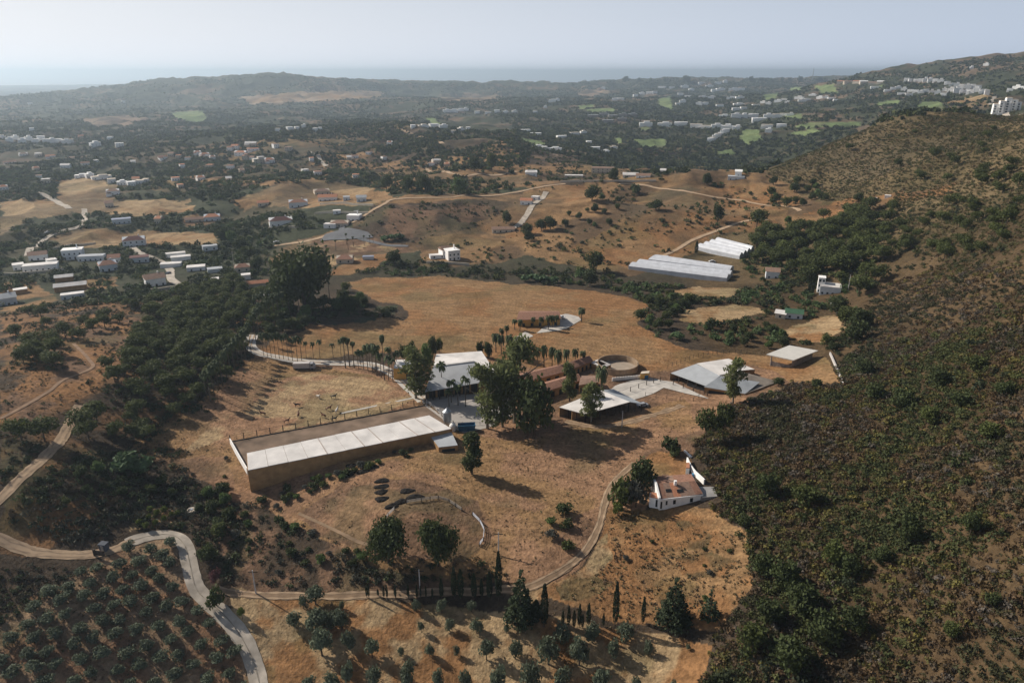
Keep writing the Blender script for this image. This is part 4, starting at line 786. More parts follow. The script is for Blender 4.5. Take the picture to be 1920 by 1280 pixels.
# far settlements: every block its own house; tiny in the picture, so wall and roof only
ORD = "first second third fourth fifth sixth seventh eighth ninth tenth eleventh twelfth thirteenth fourteenth fifteenth sixteenth seventeenth eighteenth nineteenth twentieth".split()
def nth(i): return ORD[i] if i < 20 else ("twenty-" + ORD[i - 20] if i < 29 else "thirtieth")
FAR = [
 ("white block of the hazy town row at the far left edge", 'w', 8, 9, "5 262 13 18 266 12 30 262 12 42 268 13 55 264 12 66 267 12 78 263 13 88 268 13 99 268 14 111 266 13 123 269 14 133 268 10", "hazy town row"),
 ("white villa standing alone among the plain's dark trees", 'w', 7, 9, "181 275 18 225 275 14 206 262 9 60 245 8 57 196 8 232 193 6", "lone plain villas"),
 ("small pale house in the upper tree-covered plain at the left", 'm', 4.5, 8, "20 308 20 45 292 14 72 293 12 95 296 16 122 315 16 70 320 10 74 336 10 86 343 14 162 310 14 152 258 9 250 307 8 255 342 12 182 305 8 135 300 9", "upper plain houses"),
 ("low white building behind the tan mound", 'w', 4.5, 8, "152 333 22 170 333 14 192 336 34 210 343 14 228 347 16 248 349 14 262 345 14 272 342 10", "buildings behind the mound"),
 ("house in the mid-left wooded band, roof just showing", 'm', 5, 9, "307 299 14 320 293 10 334 296 9 370 291 12 386 293 16 400 300 10 352 302 10 392 316 12 343 315 9 430 317 12 430 283 9 472 300 8", "wooded band houses"),
 ("house scattered around the tan knoll at middle left", 'm', 4.5, 8, "212 366 22 205 388 14 8 356 14 330 339 14 378 338 14 340 352 8 430 340 8 296 420 10 455 325 10", "knoll houses"),
 ("house on the wooded slope right of the left plain", 'm', 6, 10, "450 293 22 475 284 22 490 306 26 507 306 18 460 300 12 470 275 20 440 280 12 540 283 12 519 278 10 585 303 8", "wooded slope houses"),
 ("white house on the tree-topped left ridge", 'w', 6, 9, "570 239 9 545 243 12 520 246 8 558 243 8 590 247 8 600 243 6", "left ridge houses"),
 ("small house on the brown middle hills", 'm', 4.5, 8, "665 297 12 690 290 10 574 323 12 597 328 14 668 333 12 820 307 16 808 312 12 838 312 10 730 272 10 655 300 8 722 300 8", "middle hill houses"),
 ("white row house beyond the bare hilltop track", 'w', 6, 9, "795 238 20 815 238 18 832 240 16 866 245 12 878 243 8 850 250 9 775 240 9", "row beyond the hilltop"),
 ("white block along the far valley edge", 'w', 9, 12, "838 211 14 850 211 16 862 209 16 873 208 12 895 213 10 915 213 12 932 211 10 948 212 10 965 211 10 1003 212 8 1022 203 6", "far valley edge blocks"),
 ("white villa among green lawns left of the golf valley", 'w', 5, 9, "985 246 20 1004 252 22 1055 259 20 1078 252 18 1095 250 12 1010 278 20 1038 283 26 1022 281 10 1115 279 20 1133 286 16 1150 279 16 1105 270 10", "lawn villas"),
 ("grey unfinished block of the hillside building site", 'l', 9, 14, "1112 221 20 1132 219 18 1150 221 18 1168 219 16 1186 218 16 1140 230 20 1165 228 16", "building site blocks"),
 ("square white apartment house above the dark valley", 'w', 10, 14, "1211 237 24 1246 237 26 1276 236 24 1305 240 22 1324 242 20 1344 240 20 1362 243 22 1382 244 16", "apartment houses above the valley"),
 ("stepped white unit of the diagonal terrace below the golf lawn", 'w', 9, 8, "1331 267 11 1336 264 11 1341 261 11 1346 258 11 1351 255 11 1356 252 11 1361 249 11", "diagonal terrace units"),
 ("white apartment block in the middle golf row", 'w', 9, 12, "1357 221 20 1380 221 18 1395 221 14 1412 221 18 1424 227 26 1440 221 16 1455 221 14 1468 218 12 1482 217 12 1437 240 20 1465 238 18 1440 249 12", "middle golf row"),
 ("white house stepping up the far hillside", 'w', 7, 9, "1162 187 14 1152 189 10 1192 182 9 1204 178 10 1216 176 10 1228 175 10 1240 166 14 1260 166 10 1284 166 14 1297 170 10 1289 183 12 1280 193 12 1272 198 10 1276 179 10 1130 167 8 1035 192 14 1045 190 10", "hillside step houses"),
 ("pale villa block high under the far crest", 'w', 8, 10, "1318 184 16 1334 185 14 1371 186 18 1388 185 16 1340 172 12 1352 170 16 1376 170 20 1390 169 12 1330 164 14 1316 158 12 1346 158 12 1360 156 8 1386 198 20 1310 197 12 1322 197 10 1350 200 14", "crest villa blocks"),
 ("light house half sunk in far trees above the golf row", 'w', 7, 9, "1418 200 14 1430 194 10 1440 196 10 1458 192 14 1470 188 10 1476 193 10 1497 186 16 1504 191 14 1514 189 12 1523 180 14 1536 186 12 1548 185 10 1560 186 14 1567 190 8 1380 207 14 1395 205 12", "houses above the golf row"),
 ("pinkish town block along the right skyline", 'c', 9, 12, "1575 157 12 1590 156 14 1605 157 14 1620 157 14 1636 159 16 1650 157 12", "right skyline blocks"),
 ("white terrace house in the cluster under the long white row", 'w', 9, 8, "1641 166 16 1664 172 12 1674 169 10 1684 167 10 1694 171 10 1690 180 14 1704 181 12 1706 173 10 1716 174 10 1726 175 10 1736 173 10 1746 176 10 1757 178 10 1768 180 10 1770 172 8", "cluster under the long row"),
 ("bright flat-fronted unit of the long white row", 'w', 12, 10, "1699 154 9 1708 154 9 1717 154 9 1726 154 9 1735 154 9 1744 154 9 1753 154 9 1763 155 11", "long white row"),
 ("white stepped block of the large hillside complex", 'w', 11, 9, "1776 159 10 1785 161 10 1794 163 10 1803 165 10 1812 168 10 1782 173 12 1794 175 12 1806 176 12 1818 176 12 1830 173 12 1842 176 12 1800 168 10 1822 166 10 1834 168 10 1850 178 8", "large hillside complex"),
 ("small white building high on the right hill", 'w', 8, 9, "1848 124 9 1822 130 6 1905 168 14 1918 168 14 1893 171 10", "high right buildings"),
]
for desc, tp, h, d, s, grp in FAR:
    a = list(map(float, s.split())); L_s = sorted(zip(a[::3], a[1::3], a[2::3]))
    for i, (u, v, w) in enumerate(L_s):
        p = at(u, v); W = min(max(6, pm(p, w)), 60); hh = max(h, ph(p, 4.5)) * random.uniform(.85, 1.15)
        if tp == 'w': wm, rm, rf = M_wh, random.choice([M_wh, M_wh, M_wh, M_cream]), 'flat'
        elif tp == 'l': wm, rm, rf = M_stone, M_tin2, 'flat'
        elif tp == 'c': wm, rm, rf = M_cream, random.choice([M_tile2, M_tile3, M_wh]), 'gable'
        else: wm = random.choice([M_wh, M_wh, M_cream]); rm = random.choice([M_tile3, M_tile2, M_tin, M_tile]); rf = random.choice(['gable', 'hip', 'flat'])
        ex = [(-W * .5, -d * .25, -W * .1, d * .6, hh * random.uniform(.5, .75))] if random.random() < .5 and W > 9 else ([(-W * .15, d * .2, W * .3, d * .9, hh * 1.35)] if rf == 'flat' and W > 9 else None)
        house("far_house", desc + ", " + nth(i) + " from the left", "house", u, v, W, max(d, W * .45), hh, random.uniform(-25, 25) if tp != 'w' or h < 9 else random.uniform(-8, 8), rf, wm, rm, 0 if pm(p, 1) > 1.0 else 3, grp, False, ex)
# big blue-white apartment block on the right skyline
p = at(1888, 212); b = empty("apartment_block", p, R_(-25), 1, "tall stepped white apartment block behind the right ridge", "apartment block")
W = pm(p, 44)
for i, (x, w, h, dy) in enumerate([(-.42, .2, 11, 2), (-.22, .2, 15, 0), (0, .22, 19, 1), (.22, .2, 17, 0), (.40, .16, 14, 2)]):
    MB().box((x - w / 2) * W, dy, -3, (x + w / 2 - .01) * W, 14 + dy, h).build("wall", M_wh, b); MB().box((x - w / 2) * W + .2, dy + .2, h, (x + w / 2 - .01) * W - .2, 13 + dy, h + .4).build("roof", M_cream, b)
    for f in range(int(h / 3.2)):
        MB().box((x - w * .36) * W, dy - .06, f * 3.2 + .6, (x - w * .02) * W, dy + .02, f * 3.2 + 2.5).build("window", M_glass, b)
        MB().box((x - w / 2) * W + .3, dy - 1.3, f * 3.2 + .1, (x + w / 2) * W - .6, dy - .02, f * 3.2 + .3).build("balcony", M_wh, b)
p = at(1523, 151); q = ph(p, 22); m_ = empty("radio_mast", p, 0, 1, "thin lattice radio mast on the far skyline", "mast"); s_ = q / 22
for a in range(3): x, y = s_ * .9 * math.cos(a * 2.1), s_ * .9 * math.sin(a * 2.1); MB().tube([(x, y, -2), (x * .3, y * .3, q)], s_ * .22, 4).build("leg", M_steel, m_)
for a in range(6): MB().box(-s_ * .6, -s_ * .3, q * a / 6 + 1, s_ * .6, s_ * .3, q * a / 6 + 1 + s_ * .2).build("brace", M_steel, m_)

# gates on the olive road, pump hut, poles
for u, v, lab in ((178, 1041, "left dark steel gate pillar on the dirt road"), (196, 1030, "dark blue-grey utility hut beside the dirt road")):
    p = at(u, v); b = empty("gate_pillar" if u == 178 else "utility_hut", p, R_(-10), 1, lab, "pillar" if u == 178 else "hut")
    if u == 178:
        MB().box(-.22, -.22, -.3, .22, .22, 1.8).build("shaft", M_post, b); MB().box(-.28, -.28, 1.8, .28, .28, 1.92).build("cap", M_post, b); MB().box(.35, -.05, .2, 3.0, .05, 1.7).build("gate_leaf", M_post, b)
    else:
        MB().box(-.9, -.7, -.5, .9, .7, 1.9).build("wall", mat("blue grey render", (.10, .115, .15), .1, 1, .8), b); MB().box(-1.05, -.85, 1.9, 1.05, .85, 2.05).build("roof", mat("dark slate roof", (.05, .06, .08), .1, 1, .7), b); MB().box(-.35, -.75, 0, .35, -.69, 1.7).build("door", M_steel, b)
p = at(359, 958); b = empty("well_cover", p, 0, 1, "pale round well cover beside the lemon trees", "well"); lathe([(1.5, -.4), (1.5, .5), (1.3, .6), (.01, .62)], 18).build("curb", M_conc, b); lathe([(.5, .6), (.5, .75), (.01, .76)], 12).build("hatch", M_steel, b)
def pole(u, v, hpx, lab, grp="utility poles"):
    p = at(u, v); h = ph(p, hpx); r = empty("utility_pole", p, 0, 1, lab, "pole", grp); MB().tube([(0, 0, -.5), (0, 0, h)], [.2, .12], 6).build("pole_shaft", M_pale, r); MB().box(-1.2, -.08, h - .6, 1.2, .08, h - .4).build("crossarm", M_post, r); return p, h
ps = [pole(480, 1112 - 0, 42, "slim pale pole beside the lower dirt track at the left"), pole(788, 1112, 42, "slim pale pole behind the row of clipped cypresses"), pole(935, 1040, 40, "slim pole on the bare slope right of the oaks")]
pole(440, 508, 36, "tall white pole standing among the village trees"); pole(1166, 800, 30, "thin pole beside the worn track"); pole(1590, 545, 30, "thin pole by the hidden villa")
# vehicles
def wheel(parent, x, y, r=.34):
    o = lathe([(.01, -.11), (r * .6, -.11), (r, -.09), (r, .09), (r * .6, .11), (.01, .11)], 14).build("wheel", M_black, parent); o.rotation_euler = (math.pi / 2, 0, 0); o.location = (x, y, r)
def car(u, v, rz, m, lab, name="parked_car", cat="car", s=1.0):
    p = at(u, v); p.z += .15; r = empty(name, p, R_(rz), s, lab, cat); pr = [(-2.1, .35), (-2.15, .8), (-1.2, .95), (-.7, 1.42), (.8, 1.45), (1.5, 1.0), (2.1, .85), (2.1, .35)]
    o = MB().slab([(x, .85 - .12 * (z > 1.1), z) for x, z in pr], [(x, -.85 + .12 * (z > 1.1), z) for x, z in pr]).build("body", m, r); fix_n(o)
    for y in (-.80, .80): o = MB().box(-.75, y - .03, 1.0, 1.1, y + .03, 1.33).build("side_window", M_glass, r)
    o = MB().slab([(-1.24, .68, 1.0), (-1.24, -.68, 1.0), (-.78, -.66, 1.38), (-.78, .66, 1.38)], [(-1.15, .68, .97), (-1.15, -.68, .97), (-.7, -.66, 1.35), (-.7, .66, 1.35)]).build("windscreen", M_glass, r); fix_n(o)
    for x in (-1.35, 1.3):
        for y in (-.8, .8): wheel(r, x, y)
M_cw = mat("white car paint", (.7, .7, .7), .03, 1, .3); M_cs = mat("silver car paint", (.35, .36, .38), .03, 1, .3); M_cb = mat("dark car paint", (.04, .05, .08), .03, 1, .3); M_cr = mat("red car paint", (.3, .03, .03), .03, 1, .3)
car(1052, 597, 150, M_cw, "white car in the forecourt of the field villa"); car(1030, 603, 20, M_cw, "white car half hidden by the villa palms"); car(316, 514, 80, M_cb, "dark car on the pale village lane")
car(89, 437, 60, M_cw, "white car on the lane at the left"); car(350, 1036 - 400, 0, M_cs, "silver car by the village edge") if 0 else None
car(1204, 762, 10, M_cs, "silver car parked at the end of the open shed"); car(978, 742, 40, M_cw, "white car in the stable courtyard"); car(992, 738, 30, M_cs, "silver car beside the white car in the stable courtyard"); car(1003, 746, 35, M_cr, "red car under the stable yard trees")
car(518, 455, 20, M_cw, "white car above the orange field"); car(1478, 592, 0, M_cw, "white car near the green shed") ; car(1250, 484, 5, M_cw, "white van-like car behind the greenhouse"); car(1335, 492, 5, M_cw, "white car beside the upper greenhouse track")
p = at(572, 692); r = empty("parked_truck", p, R_(4), 1, "parked white box truck beside the palm driveway", "truck")
MB().box(-4.6, -1.2, .9, 2.2, 1.2, 3.1).build("cargo_box", M_pale, r); MB().box(-4.6, -.9, .5, 3.8, .9, .9).build("chassis", M_post, r)
o = MB().slab([(2.4, 1.1, .6), (2.4, 1.1, 2.9), (3.6, 1.1, 2.9), (4.3, 1.1, 1.8), (4.4, 1.1, .6)], [(2.4, -1.1, .6), (2.4, -1.1, 2.9), (3.6, -1.1, 2.9), (4.3, -1.1, 1.8), (4.4, -1.1, .6)]).build("cab", M_cs, r); fix_n(o)
MB().box(2.8, -1.13, 1.8, 3.6, 1.13, 2.6).build("side_window", M_glass, r)
for x in (-3.2, 3.2):
    for y in (-1, 1): wheel(r, x, y, .5)

# horses in the paddock: one body mesh each, mane and tail apart
def horse_mesh():
    me = bpy.data.meshes.new("horse_body"); V = []; E = []; Rr = []
    def ch(ps, start=None):
        prev = start
        for x, y, z, r in ps:
            V.append((x, y, z)); Rr.append(r); i = len(V) - 1
            if prev is not None: E.append((prev, i))
            prev = i
        return prev
    a = ch([(-.75, 0, 1.25, .26)]); b1 = ch([(-.3, 0, 1.18, .30), (.15, 0, 1.17, .31), (.6, 0, 1.25, .27)], a); n = ch([(.85, 0, 1.5, .17), (1.05, 0, 1.8, .12), (1.2, 0, 1.88, .11), (1.45, 0, 1.68, .07)], b1)
    for y in (-.2, .2): ch([(.62, y, .95, .14), (.64, y, .55, .07), (.62, y, .3, .05), (.64, y, .05, .06)], b1); ch([(-.78, y, .95, .17), (-.72, y, .65, .09), (-.88, y, .42, .06), (-.82, y, .05, .06)], a)
    me.from_pydata(V, E, []); o = bpy.data.objects.new("tmp_horse", me); COL.objects.link(o); m_ = o.modifiers.new("s", 'SKIN'); m_.use_smooth_shade = True
    for i, r in enumerate(Rr): me.skin_vertices[0].data[i].radius = (r, r)
    me.skin_vertices[0].data[0].use_root = True
    o.modifiers.new("d", 'SUBSURF').levels = 1; dg = bpy.context.evaluated_depsgraph_get(); ev = o.evaluated_get(dg); nm = bpy.data.meshes.new_from_object(ev); bpy.data.objects.remove(o); nm.name = "horse_body"; return nm
HB = horse_mesh(); HM = MB().slab([(.7, .03, 1.5), (1.05, .03, 1.98), (1.2, .03, 2.02), (1.0, .03, 1.72)], [(.7, -.03, 1.5), (1.05, -.03, 1.98), (1.2, -.03, 2.02), (1.0, -.03, 1.72)]).mesh("mane"); HT = MB().tube([(-1.0, 0, 1.35), (-1.15, 0, 1.0), (-1.12, 0, .6)], [.05, .08, .03], 5).mesh("tail")
HC = {'b': (mat("black horse coat", (.02, .018, .016), .1, 2, .6), "black"), 'w': (mat("white horse coat", (.6, .57, .53), .06, 2, .8), "white"), 'r': (mat("bay horse coat", (.14, .055, .03), .15, 2, .7), "bay")}
for u, v, c, rz, lab in [(626, 747, 'b', 10, "black horse standing at the top of the paddock"), (597, 747, 'w', -40, "white horse at the upper left of the paddock"), (632, 773, 'w', 80, "white horse near the middle of the arena fence"), (627, 789, 'b', 5, "black horse close to the arena fence"),
                         (493, 779, 'r', 170, "bay horse by the sandy bank at the left"), (538, 793, 'r', 20, "bay horse low in the paddock near the fence posts"), (560, 781, 'r', 100, "bay horse in the middle of the dusty paddock"), (607, 783, 'r', 150, "bay horse just left of the fence-side black horse"), (558, 763, 'b', 200, "dark horse grazing beside the upper sandy bank"), (617, 699 + 70, 'r', 30, "bay horse right of the dusty centre")]:
    p = at(u, v); r = empty("horse", p, R_(rz), 1.05, lab, "horse", "horses in the paddock")
    for nm, me in (("body", HB), ("mane", HM), ("tail", HT)):
        o = obj(nm, me, r)
        if not me.materials: me.materials.append(M_black)
        o.material_slots[0].link = 'OBJECT'; o.material_slots[0].material = HC[c][0] if nm == "body" else (M_black if c != 'w' else HC['w'][0])
# ------------------------------------------------------------------ foliage: leaf clouds, trunks, and one builder per kind of tree
def unit(n, r): v = r.normal(size=(n, 3)); return v / np.linalg.norm(v, axis=1, keepdims=True)
def leaf_cloud(lobes, n, size, seed, shell=.55, quad=True, flat=0.0, droop=0.0):
    """small leaf faces spread through the volume of several lobes (x, y, z, rx, ry, rz)"""
    r = np.random.default_rng(seed); lb = np.array(lobes, float); wgt = (lb[:, 3] * lb[:, 4] * lb[:, 5]) ** .67; wgt /= wgt.sum(); k = r.choice(len(lb), n, p=wgt); d = unit(n, r)
    rad = shell + (1 - shell) * r.random(n) ** .6; rad *= 1 + .18 * np.sin(d[:, 0] * 5 + k) * np.cos(d[:, 1] * 4 + 2 * k) + .10 * r.normal(size=n)
    c = lb[k, :3] + d * lb[k, 3:] * rad[:, None]; nn = d * .9 + unit(n, r) * 1.0 + np.array([0, 0, flat]); nn /= np.linalg.norm(nn, axis=1, keepdims=True)
    t = np.cross(nn, unit(n, r)); t /= np.linalg.norm(t, axis=1, keepdims=True) + 1e-9; b = np.cross(nn, t)
    if droop: t = t * (1 - droop) + np.array([0, 0, -droop]); t /= np.linalg.norm(t, axis=1, keepdims=True)
    s = size * (.6 + .8 * r.random(n))[:, None]
    if quad: V = np.stack([c - t * s, c - b * s * .6, c + t * s, c + b * s * .6], 1)
    else: V = np.stack([c - t * s, c + t * s * .5 - b * s * .8, c + t * s * .5 + b * s * .8], 1)
    return V.reshape(-1, 3)
def blob(cx, cy, cz, R, Hh, n, seed, flat=.8):
    r = np.random.default_rng(seed); o = []
    for i in range(n):
        a = 2 * math.pi * (i + .5 * r.random()) / n; q = R * (.25 + .4 * r.random()); s = R * (.38 + .22 * r.random()); o.append((cx + q * math.cos(a), cy + q * math.sin(a), cz + Hh * (r.random() - .45) * .55, s, s, s * flat))
    o.append((cx, cy, cz + Hh * .12, R * .62, R * .62, R * .62 * flat)); return o
def leafm(name, col, tr=.18): return mat(name, col, .28, .5, .75, rand=.16, transl=tr)
F_ol = leafm("olive leaves", (.130, .155, .100), .28); F_pi = leafm("pine needles", (.078, .095, .026), .25); F_eu = leafm("eucalyptus leaves", (.145, .165, .060), .32); F_dk = leafm("dark evergreen leaves", (.056, .073, .024), .25)
F_cy = leafm("cypress leaves", (.030, .043, .018), .12); F_pa = leafm("palm fronds", (.070, .090, .038)); F_br = leafm("broad green leaves", (.10, .15, .045)); F_pk = leafm("pink blossom", (.16, .07, .075)); F_rd = leafm("reed leaves", (.10, .16, .07))
F_gy = leafm("grey shrub leaves", (.085, .085, .070)); F_dry = leafm("dry palm skirt", (.12, .08, .045), .1); F_or = leafm("lemon tree leaves", (.12, .15, .03))
M_bark = mat("grey brown bark", (.085, .062, .045), .25, 2, .95); M_barkp = mat("pale smooth bark", (.22, .19, .15), .2, 1.5, .9)
def trunk_mesh(name, h, r0, limbs, seed, m, lean=.04):
    r = random.Random(seed); mb = MB(); top = Vector((r.uniform(-lean, lean) * h, r.uniform(-lean, lean) * h, h)); mb.tube([(0, 0, -.6), (top.x * .4 + .03 * h * r.uniform(-1, 1), top.y * .4, h * .45), top], [r0, r0 * .75, r0 * .45], 7)
    for i in range(limbs):
        a = 2 * math.pi * i / limbs + r.uniform(0, 1); z = h * r.uniform(.5, .95); l = h * r.uniform(.35, .6); s = top * (z / h); mb.tube([s, s + Vector((math.cos(a) * l * .5, math.sin(a) * l * .5, l * .35)), s + Vector((math.cos(a) * l, math.sin(a) * l, l * .8))], [r0 * .42, r0 * .3, r0 * .15], 5)
    return mb.mesh(name, m)
PROTO = {}
def proto(kind, variants, fn): PROTO[kind] = [fn(i) for i in range(variants)]
def cm(V, m, k=4): return np_mesh("crown", V, k, [m])
proto('olive', 5, lambda i: [("trunk", trunk_mesh("trunk", 1.0, .2, 4, i, M_bark)), ("crown", cm(leaf_cloud(blob(0, 0, 1.95, 2.0, 2.6, 5, i, .92), 760, .24, i), F_ol))])
proto('pine', 5, lambda i: [("trunk", trunk_mesh("trunk", 3.4, .2, 5, i, M_bark, .06)), ("crown", cm(leaf_cloud(blob(0, 0, 4.3, 3.5, 3.6, 7, i + 9, .8), 1200, .34, i, flat=.4), F_pi))])
proto('broad', 5, lambda i: [("trunk", trunk_mesh("trunk", 2.6, .32, 5, i, M_bark)), ("crown", cm(leaf_cloud(blob(0, 0, 3.9, 3.7, 5.5, 8, i + 19, 1.0), 1300, .40, i), [F_dk, F_br, F_dk, F_pi, F_dk][i]))])
proto('oak', 2, lambda i: [("trunk", trunk_mesh("trunk", 3.0, .5, 7, i, M_bark)), ("crown", cm(leaf_cloud(blob(0, 0, 5.6, 7.2, 6.5, 12, i + 29, .72), 5200, .42, i), F_dk))])
def eu_lobes(i, Hh, R): r = random.Random(i); return [(r.uniform(-.45, .45) * R, r.uniform(-.45, .45) * R, Hh * (.20 + .72 * j / 10), R * r.uniform(.38, .62), R * r.uniform(.38, .62), Hh * .10) for j in range(11)] + [(0, 0, Hh * .9, R * .35, R * .35, Hh * .1)]
proto('euca', 4, lambda i: [("trunk", trunk_mesh("trunk", 9.5, .35, 6, i, M_barkp, .03)), ("crown", cm(leaf_cloud(eu_lobes(i, 16, 4.2), 2400, .42, i, .35, droop=.5), F_eu))])
proto('poplar', 2, lambda i: [("trunk", trunk_mesh("trunk", 7.5, .3, 5, i, M_bark, .02)), ("crown", cm(leaf_cloud(eu_lobes(i + 50, 15, 2.9), 3200, .36, i, .4, droop=.4), F_eu if i else F_dk))])
def cyp(i, Hh=9.0, R=.95, n=800):
    r = np.random.default_rng(i); t = r.random(n) ** .85; z = .9 + t * (Hh - .9); rad = R * np.clip(np.sin(np.pi * (t * .86 + .10)) ** .7, .03, 1) * (1 - t * .45) * (.75 + .3 * r.random(n)); a = r.random(n) * 6.283
    c = np.stack([rad * np.cos(a), rad * np.sin(a), z], 1); up = np.array([0, 0, 1.]) + .35 * r.normal(size=(n, 3)); up /= np.linalg.norm(up, axis=1, keepdims=True); sd_ = np.cross(up, unit(n, r)); s = .30 * (.6 + .7 * r.random(n))[:, None]
    return np.stack([c - up * s, c - sd_ * s * .5, c + up * s * 1.2, c + sd_ * s * .5], 1).reshape(-1, 3)
proto('cypress', 4, lambda i: [("trunk", trunk_mesh("trunk", 2.0, .14, 0, i, M_bark, .01)), ("crown", cm(cyp(i), F_cy))])
proto('clipped', 3, lambda i: [("trunk", trunk_mesh("trunk", 1.6, .2, 0, i, M_bark, .02)), ("crown", cm(cyp(i + 7, 4.4, .62, 300), F_cy))])
def tier(i, Hh, R, n, k):
    r = np.random.default_rng(i + 70); lob = []
    for j in range(k):
        t = j / (k - 1); rr = R * (1 - t * .86); m = max(3, int(7 * (1 - t * .6)))
        for q in range(m): a = 6.283 * q / m + j * .7 + r.random() * .4; lob.append((rr * .58 * math.cos(a), rr * .58 * math.sin(a), Hh * (.12 + .84 * t) + r.normal() * .15, rr * .42, rr * .42, Hh * .045))
    return leaf_cloud(lob, n, .34, i, .2, flat=.8)
proto('cedar', 1, lambda i: [("trunk", trunk_mesh("trunk", 9, .3, 0, i, M_bark, .01)), ("crown", cm(tier(i, 12, 5.2, 3600, 9), F_cy))])
proto('araucaria', 1, lambda i: [("trunk", trunk_mesh("trunk", 6.5, .16, 0, i, M_bark, .01)), ("crown", cm(tier(5, 7.5, 3.0, 700, 6), F_cy))])
proto('bush', 5, lambda i: [("stem", trunk_mesh("stem", .7, .12, 4, i, M_bark)), ("foliage", cm(leaf_cloud(blob(0, 0, 1.1, 1.6, 1.6, 5, i + 39, .75), 420, .26, i), [F_dk, F_pi, F_br, F_gy, F_dk][i]))])
proto('reed', 2, lambda i: [("foliage", cm(leaf_cloud(blob(0, 0, 1.7, 2.0, 2.2, 5, i + 49, .9), 520, .42, i, .3, droop=-.7), F_rd))])
proto('pink', 1, lambda i: [("stem", trunk_mesh("stem", .9, .12, 4, i, M_bark)), ("foliage", cm(leaf_cloud(blob(0, 0, 1.6, 2.0, 2.4, 5, 3, .8), 700, .24, i), F_pk))])
proto('lemon', 2, lambda i: [("stem", trunk_mesh("stem", .7, .1, 3, i, M_bark)), ("foliage", cm(leaf_cloud(blob(0, 0, 1.3, 1.2, 1.6, 4, i + 33, .85), 320, .24, i), F_or))])
def fronds(n, L, w, up, dr, seed, feather):
    r = np.random.default_rng(seed); V = []
    for i in range(n):
        a = 6.283 * i / n + r.normal() * .1; el = up + (r.random() - .5) * 1.1; d = np.array([math.cos(a), math.sin(a), 0]); s_ = np.array([-math.sin(a), math.cos(a), 0]); pts_ = []; p = np.zeros(3); e = el; k = 6
        for j in range(k + 1): pts_.append(p.copy()); p = p + (d * math.cos(e) + np.array([0, 0, math.sin(e)])) * L / k; e -= dr / k * (1 + j * .25)
        for j in range(k):
            ww = w * math.sin(math.pi * (j + .6) / (k + .7)); w2 = w * math.sin(math.pi * (j + 1.6) / (k + .7)) if j < k - 1 else .02
            for sg in (-1, 1):
                dz = np.array([0, 0, -.35 * w]) * (1 if feather else .4); V += [pts_[j], pts_[j + 1], pts_[j + 1] + s_ * sg * w2 + dz, pts_[j] + s_ * sg * ww + dz]
    return np.array(V)
def palm(kind, i):
    h = {'fan': 8.5, 'royal': 7.0, 'date': 4.0}[kind]; mb = MB(); lean = [0, .25, -.2, .1][i % 4]; mb.tube([(0, 0, -.5), (lean * .3, 0, h * .5), (lean, 0, h)], {'fan': [.26, .15, .12], 'royal': [.2, .17, .10], 'date': [.32, .25, .25]}[kind], 8); o = [("trunk", mb.mesh("trunk", mat("fibrous palm trunk", (.11, .09, .07), .2, 2, .95)))]
    if kind == 'fan':
        V = fronds(34, 1.7, .42, .5, 2.0, i, False) + [lean, 0, h]; o.append(("crown", cm(V, F_pa))); V = leaf_cloud([(lean, 0, h - .7, .38, .38, .75)], 120, .3, i, .6, droop=.8); o.append(("dry_skirt", np_mesh("dry_skirt", V, 4, [F_dry])))
    elif kind == 'royal': o.append(("crown", cm(fronds(16, 3.0, .55, .75, 2.0, i, True) + [lean, 0, h], F_pa)))
    else: o.append(("crown", cm(fronds(36, 3.0, .45, .5, 1.7, i, True) + [lean, 0, h], F_pa)))
    return o
for kd in ('fan', 'royal', 'date'): proto(kd, 4, lambda i, kd=kd: palm(kd, i))
SIZE = {'olive': (3.9, 4.1), 'pine': (6.9, 8.2), 'broad': (7.6, 8.6), 'oak': (10.5, 16.5), 'euca': (16.5, 8.0), 'poplar': (15.5, 5.4), 'cypress': (9.0, 1.9), 'clipped': (4.4, 1.3), 'cedar': (12.2, 9.6), 'araucaria': (7.8, 5.6), 'bush': (2.3, 3.4), 'reed': (3.6, 4.2), 'pink': (3.2, 4.2),
        'lemon': (2.4, 2.6), 'fan': (9.6, 3.6), 'royal': (8.4, 5.4), 'date': (5.6, 5.8)}
NAME = {'olive': ("olive_tree", "olive tree"), 'pine': ("pine_tree", "pine tree"), 'broad': ("broadleaf_tree", "tree"), 'oak': ("oak_tree", "tree"), 'euca': ("eucalyptus_tree", "tree"), 'poplar': ("poplar_tree", "tree"), 'cypress': ("cypress_tree", "cypress"), 'clipped': ("cypress_tree", "cypress"),
        'cedar': ("cedar_tree", "conifer"), 'araucaria': ("conifer_tree", "conifer"), 'bush': ("bush", "bush"), 'reed': ("reed_clump", "reeds"), 'pink': ("flowering_bush", "bush"), 'lemon': ("lemon_tree", "fruit tree"), 'fan': ("palm_tree", "palm"), 'royal': ("palm_tree", "palm"), 'date': ("palm_tree", "palm")}
tcount = [0]
def plant(kind, x, y, h, label, group=None, wd=None, single=False, z=None, var=None):
    ps = PROTO[kind]; pr = ps[tcount[0] % len(ps) if var is None else var]; tcount[0] += 1; H0, W0 = SIZE[kind]; s = h / H0; sw = (wd / W0) if wd else s; z = hz(x, y) - .05 if z is None else z; nm, cat = NAME[kind]; rz = random.uniform(0, 6.28)
    if single:                   # far away: the crown alone carries the picture, trunk hidden in it
        o = bpy.data.objects.new(nm, dict(pr).get("crown", pr[-1][1])); COL.objects.link(o); o.location = (x, y, z - h * .18); o.rotation_euler = (0, 0, rz); o.scale = (sw, sw, s); return tag(o, label, cat, group)
    r = empty(nm, (x, y, z), rz, (sw, sw, s), label, cat, group)
    for n_, me in pr: obj(n_, me, r)
    return r
